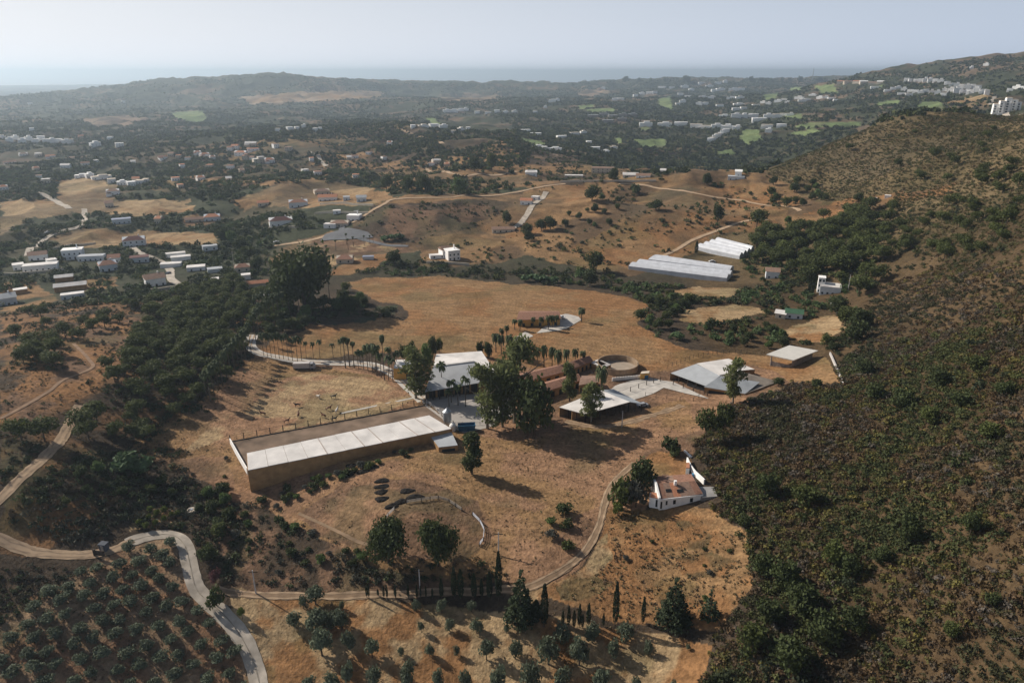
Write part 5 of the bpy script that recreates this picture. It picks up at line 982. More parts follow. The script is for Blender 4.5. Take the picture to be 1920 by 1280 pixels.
def plant_px(kind, u, v, hpx, wpx, label, group=None, **k): p = at(u, v); return plant(kind, p.x, p.y, ph(p, hpx), label, group, pm(p, wpx) if wpx else None, z=p.z - .05, **k)
BLOCK = []                      # footprints that scattered plants keep clear of (theta, ln R outlines)
for s in ("425 826 800 750 862 800 862 845 470 925 445 890", "790 736 805 655 935 655 960 700 1100 665 1200 672 1225 715 1300 735 1330 752 1210 775 1100 800 960 800 870 815 800 790", "1250 700 1310 670 1420 668 1465 715 1400 745 1320 735", "1430 668 1480 645 1540 655 1535 690 1440 690",
          "1212 952 1214 888 1285 860 1320 890 1350 932 1345 948", "1170 510 1215 482 1385 510 1370 532", "1300 470 1345 446 1420 468 1390 490", "460 625 480 620 500 655 700 675 800 745 780 755 700 700 520 684 462 660", "955 612 965 575 1060 580 1095 590 1085 615 990 660 935 650", "330 1000 365 1000 380 1110 500 1240 510 1300 478 1300 440 1200 345 1100",
          "-60 960 0 925 120 820 130 850 40 920 0 1000 60 1030 250 1005 300 995 300 1020 150 1055 0 1030", "110 478 180 460 190 490 120 500", "270 520 330 480 370 550 280 545", "545 685 600 680 600 700 545 700", "0 500 100 485 100 515 0 520", "60 535 165 525 170 560 60 570", "0 550 60 550 60 580 0 585", "600 455 610 430 690 425 700 450", "815 490 825 465 880 465 880 495"): BLOCK.append(poly_tl(P(s)))
for s in GOLF.replace("\n", ";").split(";"): BLOCK.append(poly_tl(P(s), 6))
for z_ in ZONES:               # open fields stay open
    if z_[0] == L_ or z_[4][:7] in ("92 448 ", "340 407", "430 378", "495 490", "605 518", "480 655", "450 182", "150 222", "1080 17", "820 180"): BLOCK.append(poly_tl(P(z_[4])))
HOUSES = np.array([(o.location.x, o.location.y, max(5.0, o.children[0].dimensions.x * .62) if o.children else 6) for o in COL.objects if o.get("category") in ("house", "shed", "barn", "greenhouse", "villa", "apartment block", "building") and o.parent is None])
ROADS = []
for o in COL.objects:
    if o.name.split('.')[0] in ("dirt_road", "concrete_road", "village_road", "hill_road", "ridge_track", "dirt_track", "driveway"):
        co = np.empty(len(o.data.vertices) * 3); o.data.vertices.foreach_get("co", co); ROADS.append(co.reshape(-1, 3)[2::5, :2])
ROADS = np.concatenate(ROADS)
def clear(x, y, rad=1.0, blocks=True):
    ok = np.ones(len(x), bool); t, l = np.arctan2(x, y), np.log(np.hypot(x, y))
    if blocks:
        for a, b in BLOCK: ok &= ~inside(a, b, t, l)
    for hx, hy, hr in HOUSES: 
        # keep the house and the strip in front of it (towards the camera) open
        dx, dy = x - hx, y - hy; dd = np.hypot(hx, hy); ux, uy = -hx / dd, -hy / dd; al = dx * ux + dy * uy; ac = np.abs(dx * uy - dy * ux); ok &= ~((ac < hr * .8) & (al > -hr * 1.1) & (al < 6 + dd * .011))
    g = {}; cs = 6.0
    for rx, ry in ROADS: g.setdefault((int(rx // cs), int(ry // cs)), []).append((rx, ry))
    for i in np.nonzero(ok)[0]:
        cx, cy = int(x[i] // cs), int(y[i] // cs); lim = 2.0 + rad * .55 + 0.0
        for a in (-1, 0, 1):
            for b2 in (-1, 0, 1):
                for rx, ry in g.get((cx + a, cy + b2), ()):
                    if (rx - x[i]) ** 2 + (ry - y[i]) ** 2 < lim * lim: ok[i] = False
    return ok
def scatter(ol, per, seed, clump=0.0, gs=20.0, minr=0.0, blocks=True, th=.5):
    """random points in the outline OL, about one per PER square metres, thinned where the clump noise is low, no two closer than minr"""
    a, b = poly_tl(P(ol)); r = np.random.default_rng(seed); t0, t1, l0, l1 = a.min(), a.max(), b.min(), b.max(); R0, R1 = math.exp(l0), math.exp(l1)
    n = int((t1 - t0) * (R1 ** 2 - R0 ** 2) / 2 / per); t = t0 + (t1 - t0) * r.random(n); R = np.sqrt(R0 ** 2 + (R1 ** 2 - R0 ** 2) * r.random(n)); X0, Y0 = R * np.sin(t), R * np.cos(t); m = inside(a, b, t + .006 * (r.random(n) - .5) + .04 * (fbm(X0, Y0, 11, 3, 3.) - .5), np.log(R) + .012 * (r.random(n) - .5) + .05 * (fbm(X0, Y0, 11, 3, 8.) - .5)); t, R = t[m], R[m]; x, y = R * np.sin(t), R * np.cos(t)
    if clump: f = fbm(x, y, gs, 3, seed * 1.7); k = r.random(len(x)) < np.clip((f - th) * clump + .5, 0, 1); x, y = x[k], y[k]
    if minr:
        g = {}; keep = []
        for i in range(len(x)):
            c = (int(x[i] // minr), int(y[i] // minr)); ok = True
            for p_ in (-1, 0, 1):
                for q_ in (-1, 0, 1):
                    for j in g.get((c[0] + p_, c[1] + q_), ()):
                        if (x[i] - x[j]) ** 2 + (y[i] - y[j]) ** 2 < minr ** 2: ok = False; break
            if ok: g.setdefault(c, []).append(i); keep.append(i)
        x, y = x[keep], y[keep]
    k = clear(x, y, max(1.0, minr * .4), blocks); return x[k], y[k]

# ------------------------------------------------------------------ the named trees, one by one
for i, (u, v, hh, w, k, var, lab) in enumerate([
    (885, 889, 78, 40, 'poplar', 0, "lone tall narrow tree on the bare slope casting a long shadow"), (780, 747, 92, 66, 'euca', 0, "tall eucalyptus left of the riding hall"), (742 + 172, 803, 122, 70, 'euca', 1, "tallest yellow-green eucalyptus in front of the hall"),
    (965, 792, 150, 92, 'euca', 2, "huge olive-brown eucalyptus at the heart of the yard"), (1000, 822, 112, 86, 'broad', 0, "broad dark evergreen at the foot of the yard eucalyptus"), (942, 800, 118, 60, 'euca', 3, "leaning eucalyptus between the two tallest ones"), (1108, 792, 78, 46, 'euca', 3, "small grey-green eucalyptus before the open shed"), (1068, 752, 72, 32, 'poplar', 1, "slim bright green tree beside the stables"),
    (1374, 757, 88, 46, 'euca', 0, "eucalyptus standing before the grey barns"), (1322, 833, 66, 48, 'pine', 0, "left of the two pines below the barns"), (1354, 824, 72, 50, 'pine', 2, "right and taller of the two pines below the barns"), (1258, 851, 34, 42, 'bush', 0, "round dark bush above the ruined farmhouse"),
    (729, 1054, 76, 96, 'oak', 0, "left of the two broad dark oaks below the round pen"), (822, 1060, 82, 84, 'oak', 1, "right of the two broad dark oaks below the round pen"), (976, 1168, 92, 66, 'cedar', 0, "big dark conifer beside the cypress row"), (1262, 1170, 82, 72, 'cedar', 0, "wide dark cedar at the orchard's right edge"), (1330, 1157, 50, 44, 'araucaria', 0, "small open-tiered conifer right of the cedar"),
    (1203, 918, 60, 62, 'broad', 2, "round dark carob behind the ruined farmhouse"), (1168, 945, 58, 50, 'bush', 1, "tall ivy-green thicket left of the white ruin"), (1192, 950, 50, 44, 'bush', 3, "grey-green thicket against the ruin's gable"), (1158, 965, 24, 26, 'lemon', 0, "bright green shrub at the foot of the ruin thicket"), (405, 1092, 26, 24, 'pink', 0, "dusky pink oleander beside the road bend"), (407, 1136, 38, 36, 'bush', 0, "round dark bush at the junction of road and track"),
    (455, 1160, 22, 14, 'lemon', 1, "small yellow-green shrub by the lower road bend"), (572, 582, 122, 150, 'oak', 1, "enormous spreading eucalyptus at the village corner"), (618, 560, 44, 14, 'fan', 0, "lone tall palm above the field wood"), (1090, 603, 30, 20, 'date', 0, "date palm at the corner of the villa forecourt"), (1110, 376, 30, 34, 'broad', 0, "large dark round tree on the orange hill crest"),
    (950, 420, 28, 22, 'broad', 2, "round tree above the cream cottage"), (1150, 340, 26, 24, 'broad', 0, "dark tree below the ridge barns"), (1191, 363, 20, 24, 'bush', 0, "dark bush on the hill crest beside the ridge track"), (1325, 346, 24, 22, 'broad', 2, "lone round tree on the bare hilltop"), (1345, 416, 34, 26, 'broad', 0, "dark tree near the upper greenhouse track"), (1418, 430, 38, 44, 'pine', 1, "umbrella pine above the upper greenhouse"),
    (1475, 388, 20, 24, 'broad', 3, "small pine at the end of the ridge track"), (1305, 476, 24, 8, 'cypress', 0, "cypress at the left end of the upper greenhouse"), (860, 365, 36, 36, 'broad', 1, "brownish tree right of the pair on the ridge"), (797, 362, 36, 32, 'broad', 0, "right of the two big dark ridge trees"), (765, 360, 32, 32, 'broad', 2, "left of the two big dark ridge trees"),
    (725, 356, 30, 28, 'broad', 4, "dark tree at the left end of the ridge grove"), (890, 322, 28, 24, 'broad', 0, "tree left of the terraced knoll top"), (922, 318, 32, 22, 'broad', 3, "taller tree on the terraced knoll"), (740, 497, 30, 34, 'broad', 0, "round tree at the left end of the creek wood"), (1015, 433, 24, 26, 'broad', 0, "round tree left of the dark hill thicket"), (1032, 430, 26, 30, 'broad', 4, "largest round tree of the dark hill thicket"), (988, 440, 24, 30, 'broad', 2, "round tree at the end of the cream cottage's hill"),
    (990, 452, 20, 22, 'broad', 0, "lower round tree near the cream cottage"), (1117, 510, 42, 40, 'broad', 3, "tall dark tree left of the long greenhouse"), (1106, 535, 32, 36, 'broad', 2, "blue-green tree below the long greenhouse"), (1230, 394, 20, 34, 'broad', 0, "spreading dark tree on the orange slope"), (735 + 16, 506, 0, 0, 'x', 0, "")]):
    if k != 'x': plant_px(k, u, v, hh, w, lab, None, var=min(var, len(PROTO[k]) - 1))
def row(kind, s, desc, group, hp=None):
    a = list(map(float, s.split())); L_s = sorted(zip(a[::4], a[1::4], a[2::4], a[3::4]))
    for i, (u, v, h, w) in enumerate(L_s): plant_px(kind, u, v, h, w, desc.replace("#", nth(i)), group)
row('cypress', "828 1119 32 10 852 1120 54 13 864 1121 50 15 889 1122 44 13 903 1119 32 9 918 1121 46 14 935 1124 82 16", "dark pointed cypress, # from the left, in the row right of the clipped ones", "tall cypresses along the lower track")
row('clipped', "688 1120 22 5 692 1122 26 5 709 1117 12 5 720 1121 22 5 726 1122 24 5 742 1122 26 5 766 1122 24 6 782 1122 24 5 789 1121 22 4 799 1122 22 4 811 1122 18 5 741 1119 18 5", "thin clipped cypress, # from the left of the stubby row by the track", "clipped cypresses along the lower track")
row('cypress', "1020 1174 72 18 1005 1168 40 20 1055 1172 26 7 1066 1174 36 8 1076 1176 30 8 1086 1175 40 9 1092 1176 24 7 1103 1172 38 10 1131 1174 24 6 1153 1172 74 14 1205 1168 46 10", "cypress, # from the left, of the group behind the orchard", "cypresses behind the orchard")
row('cypress', "1516 552 40 6 1523 552 38 6 1494 470 22 6 1500 468 18 5", "slim dark cypress, # from the left, beside the hidden white villa", "cypresses by the hidden villa")
row('olive', "592 1132 38 38 569 1140 28 22 552 1174 30 30 596 1180 44 48 641 1180 38 34 604 1228 52 46 654 1216 36 32 698 1232 36 30 752 1228 16 14 806 1230 26 20 857 1228 20 14 912 1236 38 32 966 1234 36 28 780 1146 24 20 828 1148 26 22 884 1146 22 22 790 1184 20 14 843 1182 24 20 894 1186 30 28 950 1186 18 12 641 1144 20 12 621 1178 34 34",
    "olive, # from the left, in the left half of the dry orchard", "scattered olives of the dry orchard")
row('olive', "765 1290 50 34 702 1286 38 30 653 1284 40 30 822 1290 34 28 873 1290 36 30 934 1300 46 40 993 1300 60 42 622 1290 30 34 1052 1296 44 40 1125 1300 46 38 1193 1292 26 22 1262 1296 20 18 580 1300 30 34", "olive, # from the left, in the orchard row at the bottom edge", "olives of the bottom orchard row")
row('olive', "1028 1244 54 44 1086 1246 48 42 1150 1234 34 28 1216 1226 26 18 1056 1206 36 38 1110 1204 42 32 1172 1200 34 36 1290 1218 12 10", "olive, # from the left, in the right half of the dry orchard", "olives right in the dry orchard")
row('royal', "829 735 58 26 846 755 44 26 859 760 40 24 873 762 58 26 842 762 34 22", "feathery palm, # from the left, in front of the riding hall", "palms before the riding hall")
row('fan', "648 690 62 18 656 688 58 18 664 690 52 16 721 712 88 16 655 683 48 14", "stout palm, # from the left, of the tall clump beside the driveway", "tall palms by the driveway")
row('royal', "495 668 46 14 502 670 50 14 509 671 48 14 517 672 50 14 524 673 52 15 532 674 50 15 541 675 52 16 549 677 48 15 558 678 50 17 566 677 48 16 575 674 36 12 588 672 32 13 600 671 36 15 625 672 30 14 640 671 36 14", "slender palm, # from the left, lining the curved driveway", "palms lining the driveway")
row('royal', "672 690 34 18 682 692 36 18 690 696 52 22 699 700 56 24 707 705 62 24 715 708 48 20 729 714 50 22 737 716 46 22 676 684 30 16 694 688 40 18 705 694 40 20 745 700 44 20 731 700 52 20", "bushy palm, # from the left, where the driveway nears the hall", "palms where the driveway ends")
row('date', "1126 745 66 32 1046 700 50 22 1035 692 46 20 1020 688 46 20 1008 686 40 18 1062 690 40 18 1078 686 38 18 1092 684 30 16 955 668 46 22 940 664 42 20 930 660 40 20 968 676 40 22", "dark palm, # from the left, around the stable roofs", "palms around the stables")
row('date', "1000 612 20 12 1015 616 26 14 1028 618 30 16 1036 614 26 14 1044 612 24 12 975 620 24 14 965 618 22 14 950 632 26 14 940 640 28 14", "garden palm, # from the left, around the ochre field villa", "palms around the field villa")
row('fan', "653 468 22 7 683 460 20 7 694 458 18 6 612 478 20 10 650 458 22 8 663 462 20 8 630 470 22 9 700 455 16 6", "small palm, # from the left, in the ornamental garden", "palms in the ornamental garden")
row('lemon', "262 985 14 14 280 975 14 12 296 968 14 12 310 962 14 13 275 992 14 14 292 985 13 12 308 978 14 13 322 970 13 12 282 960 12 12 335 968 12 12", "small lemon tree, # from the left, in the sandy plot above the road", "lemon trees in the sandy plot")
row('broad', "812 668 42 24 800 690 50 34 758 676 30 22 772 672 34 22 824 662 30 18 900 668 30 18 915 672 34 20", "garden tree, # from the left, behind the riding hall", "trees behind the riding hall")
row('royal', "395 752 60 22 388 748 52 20 402 742 58 22 410 732 58 22 418 724 60 22 426 714 58 20 434 706 60 22 441 697 58 20 448 690 60 22 455 682 58 20 461 674 56 20 466 668 56 20 471 660 56 20", "tall shaded palm, # from the left, of the avenue along the brown bank", "palm avenue along the bank")
row('royal', "480 640 56 20 486 630 56 20 492 622 56 20 500 616 54 20 508 610 54 20 516 604 54 20 524 600 52 20 534 596 52 20 544 592 52 20 553 590 50 20 562 588 50 18 572 584 50 18 484 600 50 18 494 596 50 18 506 590 50 18", "shaded palm, # from the left, where the drive enters the wood", "palms where the drive enters the wood")

# rows of olives on the slope left of the road (spacing measured in the grove)
ol_px = P("-30 1215 60 1135 130 1085 185 1065 250 1030 300 1012 330 1018 338 1095 385 1150 440 1215 470 1300 -30 1300"); a, b2 = poly_tl(ol_px)
p0, p1 = at(90, 1166), at(128, 1158); ax = Vector((p1.x - p0.x, p1.y - p0.y, 0)); ax = ax.normalized(); ay = Vector((-ax.y, ax.x, 0)); n_ol = 0; cand = []
for i in range(-40, 40):
    for j in range(-30, 30):
        q = Vector((p0.x, p0.y, 0)) + ax * (i * 4.4 + (j % 2) * 2.2) + ay * (j * 3.9); q.x += random.uniform(-.75, .75); q.y += random.uniform(-.75, .75)
        if q.y > 40: cand.append((q.x, q.y, j))
cand = np.array(cand); k = inside(a, b2, np.arctan2(cand[:, 0], cand[:, 1]), np.log(np.hypot(cand[:, 0], cand[:, 1]))); cand = cand[k]
js = sorted(set(cand[:, 2]))
for j in js:
    rw = cand[cand[:, 2] == j]; rw = rw[np.argsort(rw[:, 0])]
    for q, (x, y, _) in enumerate(rw): plant('olive', x, y, random.uniform(2.5, 3.3), "grey-green olive, " + nth(q) + " from the left in row " + nth(js.index(j)) + " from the front of the grove", "olives of the grove inside the road bend", wd=random.uniform(3.3, 4.3))

def ranked(x, y, o_, lab):
    """the trees of a wood in ranks by nearness, each rank counted from the left"""
    d = np.hypot(x, y); o_ = list(o_); nr = max(1, math.ceil(len(o_) / 12)); by = sorted(o_, key=lambda i: d[i]); out = []
    for r in range(nr):
        rk = sorted(by[r * len(by) // nr:(r + 1) * len(by) // nr], key=lambda i: x[i] / y[i])
        out += [(i, lab + ", " + nth(q) + " from left" + ("" if nr == 1 else ", rank " + nth(r) + " from front")) for q, i in enumerate(rk)]
    return out
# woods whose trees one can tell apart: (kind, outline, area each, minimum gap, height, group, label)
GR = [
 ('broad', "350 880 400 890 440 930 436 1040 405 1090 372 1030 345 960", 26, 3.4, (2.5, 5), "bushy trees in the gully above the road bend", "bushy green tree in the gully above the road bend", 0),
 ('broad', "90 860 160 850 240 880 330 860 340 940 240 970 110 1010 60 970", 90, 4, (2.5, 4.5), "round trees in the gully inside the dirt road", "round dark tree in the gully inside the dirt road", 0),
 ('pine', "250 575 400 566 485 572 545 585 545 620 500 625 478 640 470 652 445 690 420 715 390 745 375 762 330 790 245 835 205 815 225 770 215 735 205 700 245 650 290 600", 27, 4.0, (5, 8), "pines on the knoll left of the palm avenue", "round pine of the knoll beside the palms", 0),
 ('pine', "20 800 60 770 110 790 150 800 200 780 215 820 150 835 60 832 20 830", 40, 5, (7, 9), "pines above the bend of the dirt road", "umbrella pine above the left dirt road", 0),
 ('pine', "30 670 60 645 115 640 120 690 80 700 40 700", 40, 5, (6, 8), "pines high on the left knoll", "dark pine near the left knoll top", 0),
 ('pine', "0 585 60 590 170 600 230 590 300 600 200 640 120 640 60 625 0 640", 220, 8, (5, 7), "lone pines on the left knoll", "solitary pine on the reddish left knoll", 0),
 ('pine', "330 545 450 530 540 545 560 565 480 575 400 566 340 572", 45, 5, (6, 8), "pines between village and knoll", "pine in the belt below the village", 0),
 ('broad', "480 575 560 560 640 575 680 575 640 605 590 610 560 628 520 640 490 640", 45, 5, (6, 9), "trees at the left end of the big field", "leafy tree at the field's left tip", 0),
 ('broad', "640 545 690 550 680 590 620 600 600 570", 40, 5, (6, 8), "trees in the field wood", "rounded tree in the small field wood", 0),
 ('pine', "1395 490 1420 445 1480 440 1540 415 1620 400 1640 430 1620 470 1660 490 1640 530 1600 555 1560 520 1500 520 1460 505", 60, 5.5, (8, 12), "tall pines of the wood above the hidden villa", "tall pine right of the greenhouses", 0),
 ('pine', "1640 320 1700 300 1800 300 1900 310 1920 330 1920 370 1840 370 1780 350 1700 345", 300, 10, (6, 9), "umbrella pines on the upper right slope", "umbrella pine on the upper right slope", 0),
 ('pine', "1640 400 1720 395 1800 380 1900 385 1920 400 1920 480 1840 490 1760 480 1700 500 1650 480", 90, 6, (5, 9), "pines across the right slope", "pine in the right slope's green band", 0),
 ('pine', "1520 300 1600 260 1760 230 1900 240 1920 300 1700 300 1560 330", 1800, 12, (5, 7), "lone pines near the right ridge", "solitary pine near the right crest", 0),
 ('broad', "1430 350 1500 345 1560 370 1540 395 1480 392 1440 375", 160, 7, (6, 9), "trees on the saddle right of the bare hill", "dark tree on the saddle below the ridge", 0),
 ('broad', "1050 395 1140 370 1180 380 1160 410 1110 430 1060 425", 160, 6, (4, 7), "thicket trees on the orange slope", "shrubby tree on the orange slope", 0),
 ('broad', "1190 590 1215 575 1240 560 1300 565 1260 600 1240 625 1200 612", 45, 5, (4, 7), "trees at the right end of the big field", "leafy tree at the field's right end", 0),
 ('broad', "1330 620 1430 610 1470 640 1560 648 1560 665 1480 650 1400 655 1330 645", 50, 5, (4, 7), "trees behind the flat field shelter", "dark tree behind the flat-roofed shelter", 0),
 ('broad', "1555 585 1600 565 1640 600 1640 640 1590 650 1565 630", 70, 6, (8, 11), "big trees right of the canopy", "big dark tree right of the white canopy", 0),
 ('broad', "1700 380 1500 395 1480 430 1440 445 1460 420 1500 385", 120, 6, (6, 9), "trees along the bare earth clearing", "tree rimming the bare earth clearing", 0),
]
for gi, (k, ol, per, mr, (h0, h1), grp, lab, sg) in enumerate(GR):
    x, y = scatter(ol, per, 100 + gi, 0, 20, mr, True); n_ = min(len(x), 200); many = n_ > 24; o_ = np.argsort(project(x, y, height(x, y))[0])[:]
    if len(o_) > 200: o_ = o_[np.sort(np.argsort(np.hypot(x[o_], y[o_]))[:200])]
    for i, lb in ranked(x, y, o_, lab): plant(k, x[i], y[i], random.uniform(h0, h1), lb, grp)
# bushes on the brown slopes, one by one
for gi, (ol, per, mr, (h0, h1), grp, lab) in enumerate([
 ("480 925 560 940 620 1000 690 1050 700 1090 560 1100 470 1060 440 1000", 26, 2.6, (1.2, 2.6), "bushes on the brown slope below the arena", "rounded bush between arena and lower track"),
 ("470 928 540 908 620 890 700 866 785 832 796 842 710 880 640 902 560 940 480 960", 5.5, 1.5, (1.0, 2.4), "bushes along the arena's back wall", "bush along the arena's shaded back wall"),
 ("1038 960 1080 955 1080 1000 1050 1050 1020 1065 1030 1020", 12, 2.4, (2, 3.6), "thicket beside the curving track", "thicket bush left of the curving track"),
 ("1140 960 1400 1000 1390 1110 1180 1160 1010 1110", 90, 3, (.6, 1.4), "tufts on the grassy slope", "low tuft on the golden slope"),
 ("1540 690 1440 690 1500 750 1400 745 1480 730", 60, 3, (1, 2), "bushes by the grey barns", "small bush right of the grey barns"),
 ("430 1110 520 1130 540 1280 500 1300 440 1160", 22, 2, (.8, 2), "bushes on the road bank", "scrubby bush right of the lower road"),
 ("340 850 420 850 440 930 380 940", 30, 2, (.8, 1.8), "bushes left of the arena's white wall", "small bush left of the arena's white wall")]):
    x, y = scatter(ol, per, 300 + gi, 0, 9, mr, gi != 1); o_ = np.argsort(project(x, y, height(x, y))[0])
    for i, lb in ranked(x, y, o_[:110], lab): plant('bush', x[i], y[i], random.uniform(h0, h1), lb, grp)
row('reed', "722 452 12 20 735 450 12 22 748 448 12 22 985 528 14 24 1003 526 14 26 1020 528 14 26 1038 530 14 24 240 884 40 60 266 890 34 46 1270 636 16 30", "bright green reed clump, # from the left, in the damp hollows", "bright reed clumps")
row('broad', "420 448 24 34 436 456 26 34 452 470 28 36 468 488 28 34 482 505 26 30 406 440 20 28", "fresh green tree, # from the left, along the village creek", "fresh green creek trees")

# ------------------------------------------------------------------ masses nobody could count: maquis, far woods
def clumps(name, x, y, r, tri, cols, seed, label, leaf=.33, asp=.8, hue=.25, cut=.35):
    rg = np.random.default_rng(seed); n_ = len(x); K = tri; base_ = [leaf_cloud(blob(0, 0, .45, 1.0, .9, 4, seed + q, asp), K, leaf, seed + q, cut, quad=False) for q in range(6)]
    z = height(x, y); rz = rg.random(n_) * 6.283; co, si = np.cos(rz), np.sin(rz); ch = rg.integers(0, 6, n_); B_all = np.stack(base_)[ch]; s = r[:, None]
    sx, sy = s * (.8 + .4 * rg.random((n_, 1))), s * (.8 + .4 * rg.random((n_, 1))); X = (B_all[:, :, 0] * sx) * co[:, None] - (B_all[:, :, 1] * sy) * si[:, None] + x[:, None]; Y = (B_all[:, :, 0] * sx) * si[:, None] + (B_all[:, :, 1] * sy) * co[:, None] + y[:, None]; Z = B_all[:, :, 2] * s * (.85 + .3 * rg.random((n_, 1))) + z[:, None]
    cc = np.asarray(cols, float); pf = (fbm(x, y, 22, 3, seed * 5.) - .5) * 2.6 + .5 + rg.normal(0, .22, n_); c = cc[np.clip((pf * len(cc)).astype(int), 0, len(cc) - 1)]; c = c * (1 + hue * (rg.random((n_, 1)) - .5) * 2); C = np.repeat(c[:, None, :], K * 3, 1) * (1 + .2 * (rg.random((n_, K * 3, 1)) - .5))
    o = obj(name, np_mesh(name, np.stack([X, Y, Z], -1).reshape(-1, 3), 3, [mat("mixed foliage", (0, 0, 0), .2, .25, .8, transl=.15, attr="tint")], C.reshape(-1, 3))); return tag(o, label, kind="stuff")
MAQ = [(.055, .066, .022), (.075, .080, .026), (.100, .092, .030), (.130, .112, .030), (.105, .070, .030), (.088, .055, .028), (.112, .072, .038), (.090, .072, .050), (.115, .098, .080), (.080, .058, .034), (.055, .055, .024)]
DRK = [(.046, .060, .024), (.060, .074, .026), (.078, .090, .028), (.050, .064, .032), (.090, .105, .034), (.042, .052, .024)]
def gather(specs, seed):
    X, Y, Rr = [], [], []
    for i, (ol, per, rmin, rmax, cl, gs, th) in enumerate(specs):
        x, y = scatter(ol, per, seed + i, cl, gs, 0, True, th); X.append(x); Y.append(y); Rr.append(rmin + (rmax - rmin) * rng.random(len(x)) ** 2.2)
    return np.concatenate(X), np.concatenate(Y), np.concatenate(Rr)
x, y, r = gather([
 ("1335 1195 1400 1100 1415 1190 1345 1300 1300 1300", 1.0, .4, 1.5, 3, 7, .2), ("1320 930 1400 990 1420 1080 1400 1180 1350 1190 1385 1090 1385 1010 1300 960", 3.5, .4, 1.3, 5, 6, .45),
 ("1300 840 1330 800 1400 755 1480 725 1560 690 1600 660 1700 640 1960 600 1960 1300 1310 1300 1400 1180 1405 1080 1400 1000 1345 955 1340 930 1320 890", .7, .35, 1.7, 3, 7, .16),
 ("1590 650 1640 540 1760 500 1960 490 1960 640 1700 660", 1.7, .5, 1.8, 3, 12, .22)], 500)
clumps("scrub", x, y, r, 44, MAQ, 1, "low mixed maquis scrub covering the long right-hand slope", leaf=.22, asp=.62)
x, y, r = gather([("1430 330 1500 292 1620 245 1700 224 1780 213 1960 216 1960 500 1760 500 1700 440 1560 380 1500 350", 4.0, .6, 1.8, 3, 25, .27)], 510)
clumps("hill_scrub", x, y, r, 40, [(.085, .085, .034), (.11, .10, .040), (.13, .11, .050), (.12, .085, .045), (.10, .095, .036), (.075, .08, .032)], 9, "olive brown heath over the upper right hill", leaf=.22, asp=.55)
for i, (u, v, h, w) in enumerate([(1700, 1010, 52, 46), (1650, 1050, 34, 40), (1435, 925, 46, 56), (1512, 945, 40, 60), (1818, 1000, 52, 36), (1430, 1075, 44, 52), (1470, 1100, 50, 64), (1560, 1060, 46, 60), (1590, 1075, 40, 44), (1500, 1140, 52, 70), (1440, 1165, 50, 60), (1410, 1220, 54, 66), (1540, 1200, 56, 70), (1480, 1250, 60, 80), (1600, 1180, 44, 60), (1740, 790, 36, 46), (1690, 760, 36, 50), (1640, 745, 34, 46), (1800, 760, 34, 50), (1850, 820, 36, 48), (1760, 720, 34, 50), (1620, 700, 34, 44), (1880, 740, 34, 46), (1830, 690, 30, 44), (1460, 720, 18, 26), (1530, 722, 18, 26), (1395, 985, 24, 30), (1780, 1190, 30, 40), (1860, 1130, 26, 34)]):
    plant_px('broad', u, v + 4, h, w, "rounded dark tree standing out of the right-hand scrub, " + nth([1395, 1410, 1430, 1435, 1440, 1460, 1470, 1480, 1500, 1512, 1530, 1540, 1560, 1590, 1600, 1620, 1640, 1650, 1690, 1700, 1740, 1760, 1780, 1800, 1818, 1830, 1850, 1860, 1880].index(u)) + " from the left", "dark trees in the right-hand scrub", var=[0, 2, 4, 3][i % 4])
x, y, r = gather([
 ("1400 1020 1460 1010 1600 1070 1640 1180 1560 1300 1310 1300 1400 1200 1400 1090", 6, 1.2, 3.0, 4, 14, .40), ("1560 690 1700 640 1960 650 1960 860 1860 870 1740 800 1660 750", 14, 1.2, 2.6, 4, 16, .47), ("1400 830 1900 830 1960 1000 1900 1280 1500 1280 1420 1000", 34, .9, 2.8, 5, 24, .54),
 ("1650 400 1920 380 1960 480 1840 495 1700 505 1620 560 1600 540", 22, 1.3, 2.6, 4, 20, .48), ("1460 640 1560 600 1640 640 1620 740 1560 660", 12, 1.2, 2.4, 0, 14, .4)], 520)
clumps("dark_scrub", x, y, r, 110, [(.038, .050, .020), (.050, .064, .022), (.062, .075, .024), (.034, .044, .022), (.075, .085, .026)], 2, "dark green thicket patches in the maquis on the right", leaf=.16)
x, y, r = gather([
 ("0 870 60 850 130 850 230 850 330 840 370 900 440 950 450 1040 430 1100 395 1100 370 1040 330 1000 240 985 150 1030 60 1010 10 960", 1.5, .5, 1.7, 5, 9, .28), ("0 1055 120 1055 190 1045 130 1080 60 1130 0 1180 -40 1200 -40 1050", 1.4, .5, 1.2, 4, 8, .25), ("250 575 400 566 485 572 545 590 470 652 445 690 390 745 330 790 245 835 205 815 225 770 205 700 245 650 290 600", 3, .8, 1.8, 3, 12, .3),
 ("0 590 100 575 250 570 420 575 300 640 200 760 60 860 0 880", 5, .5, 1.3, 5, 12, .44), ("440 930 560 960 700 1060 930 1085 960 1108 440 1108 400 1060", 5, .6, 1.5, 5, 10, .44), ("600 1050 700 1030 900 1050 960 1085 950 1108 640 1108", 2.5, .6, 1.4, 3, 8, .3), ("340 720 420 700 470 680 440 740 380 800 250 850 240 830", 7, .5, 1.1, 5, 8, .46),
 ("1140 955 1400 1000 1400 1110 1180 1165 1000 1110", 16, .3, .8, 5, 9, .52)], 540)
clumps("left_scrub", x, y, r, 40, [(.045, .062, .026), (.06, .055, .03), (.065, .082, .032), (.085, .065, .042), (.04, .056, .03), (.075, .075, .055)], 3, "low olive and brown scrub over the left knoll and gullies", leaf=.24)
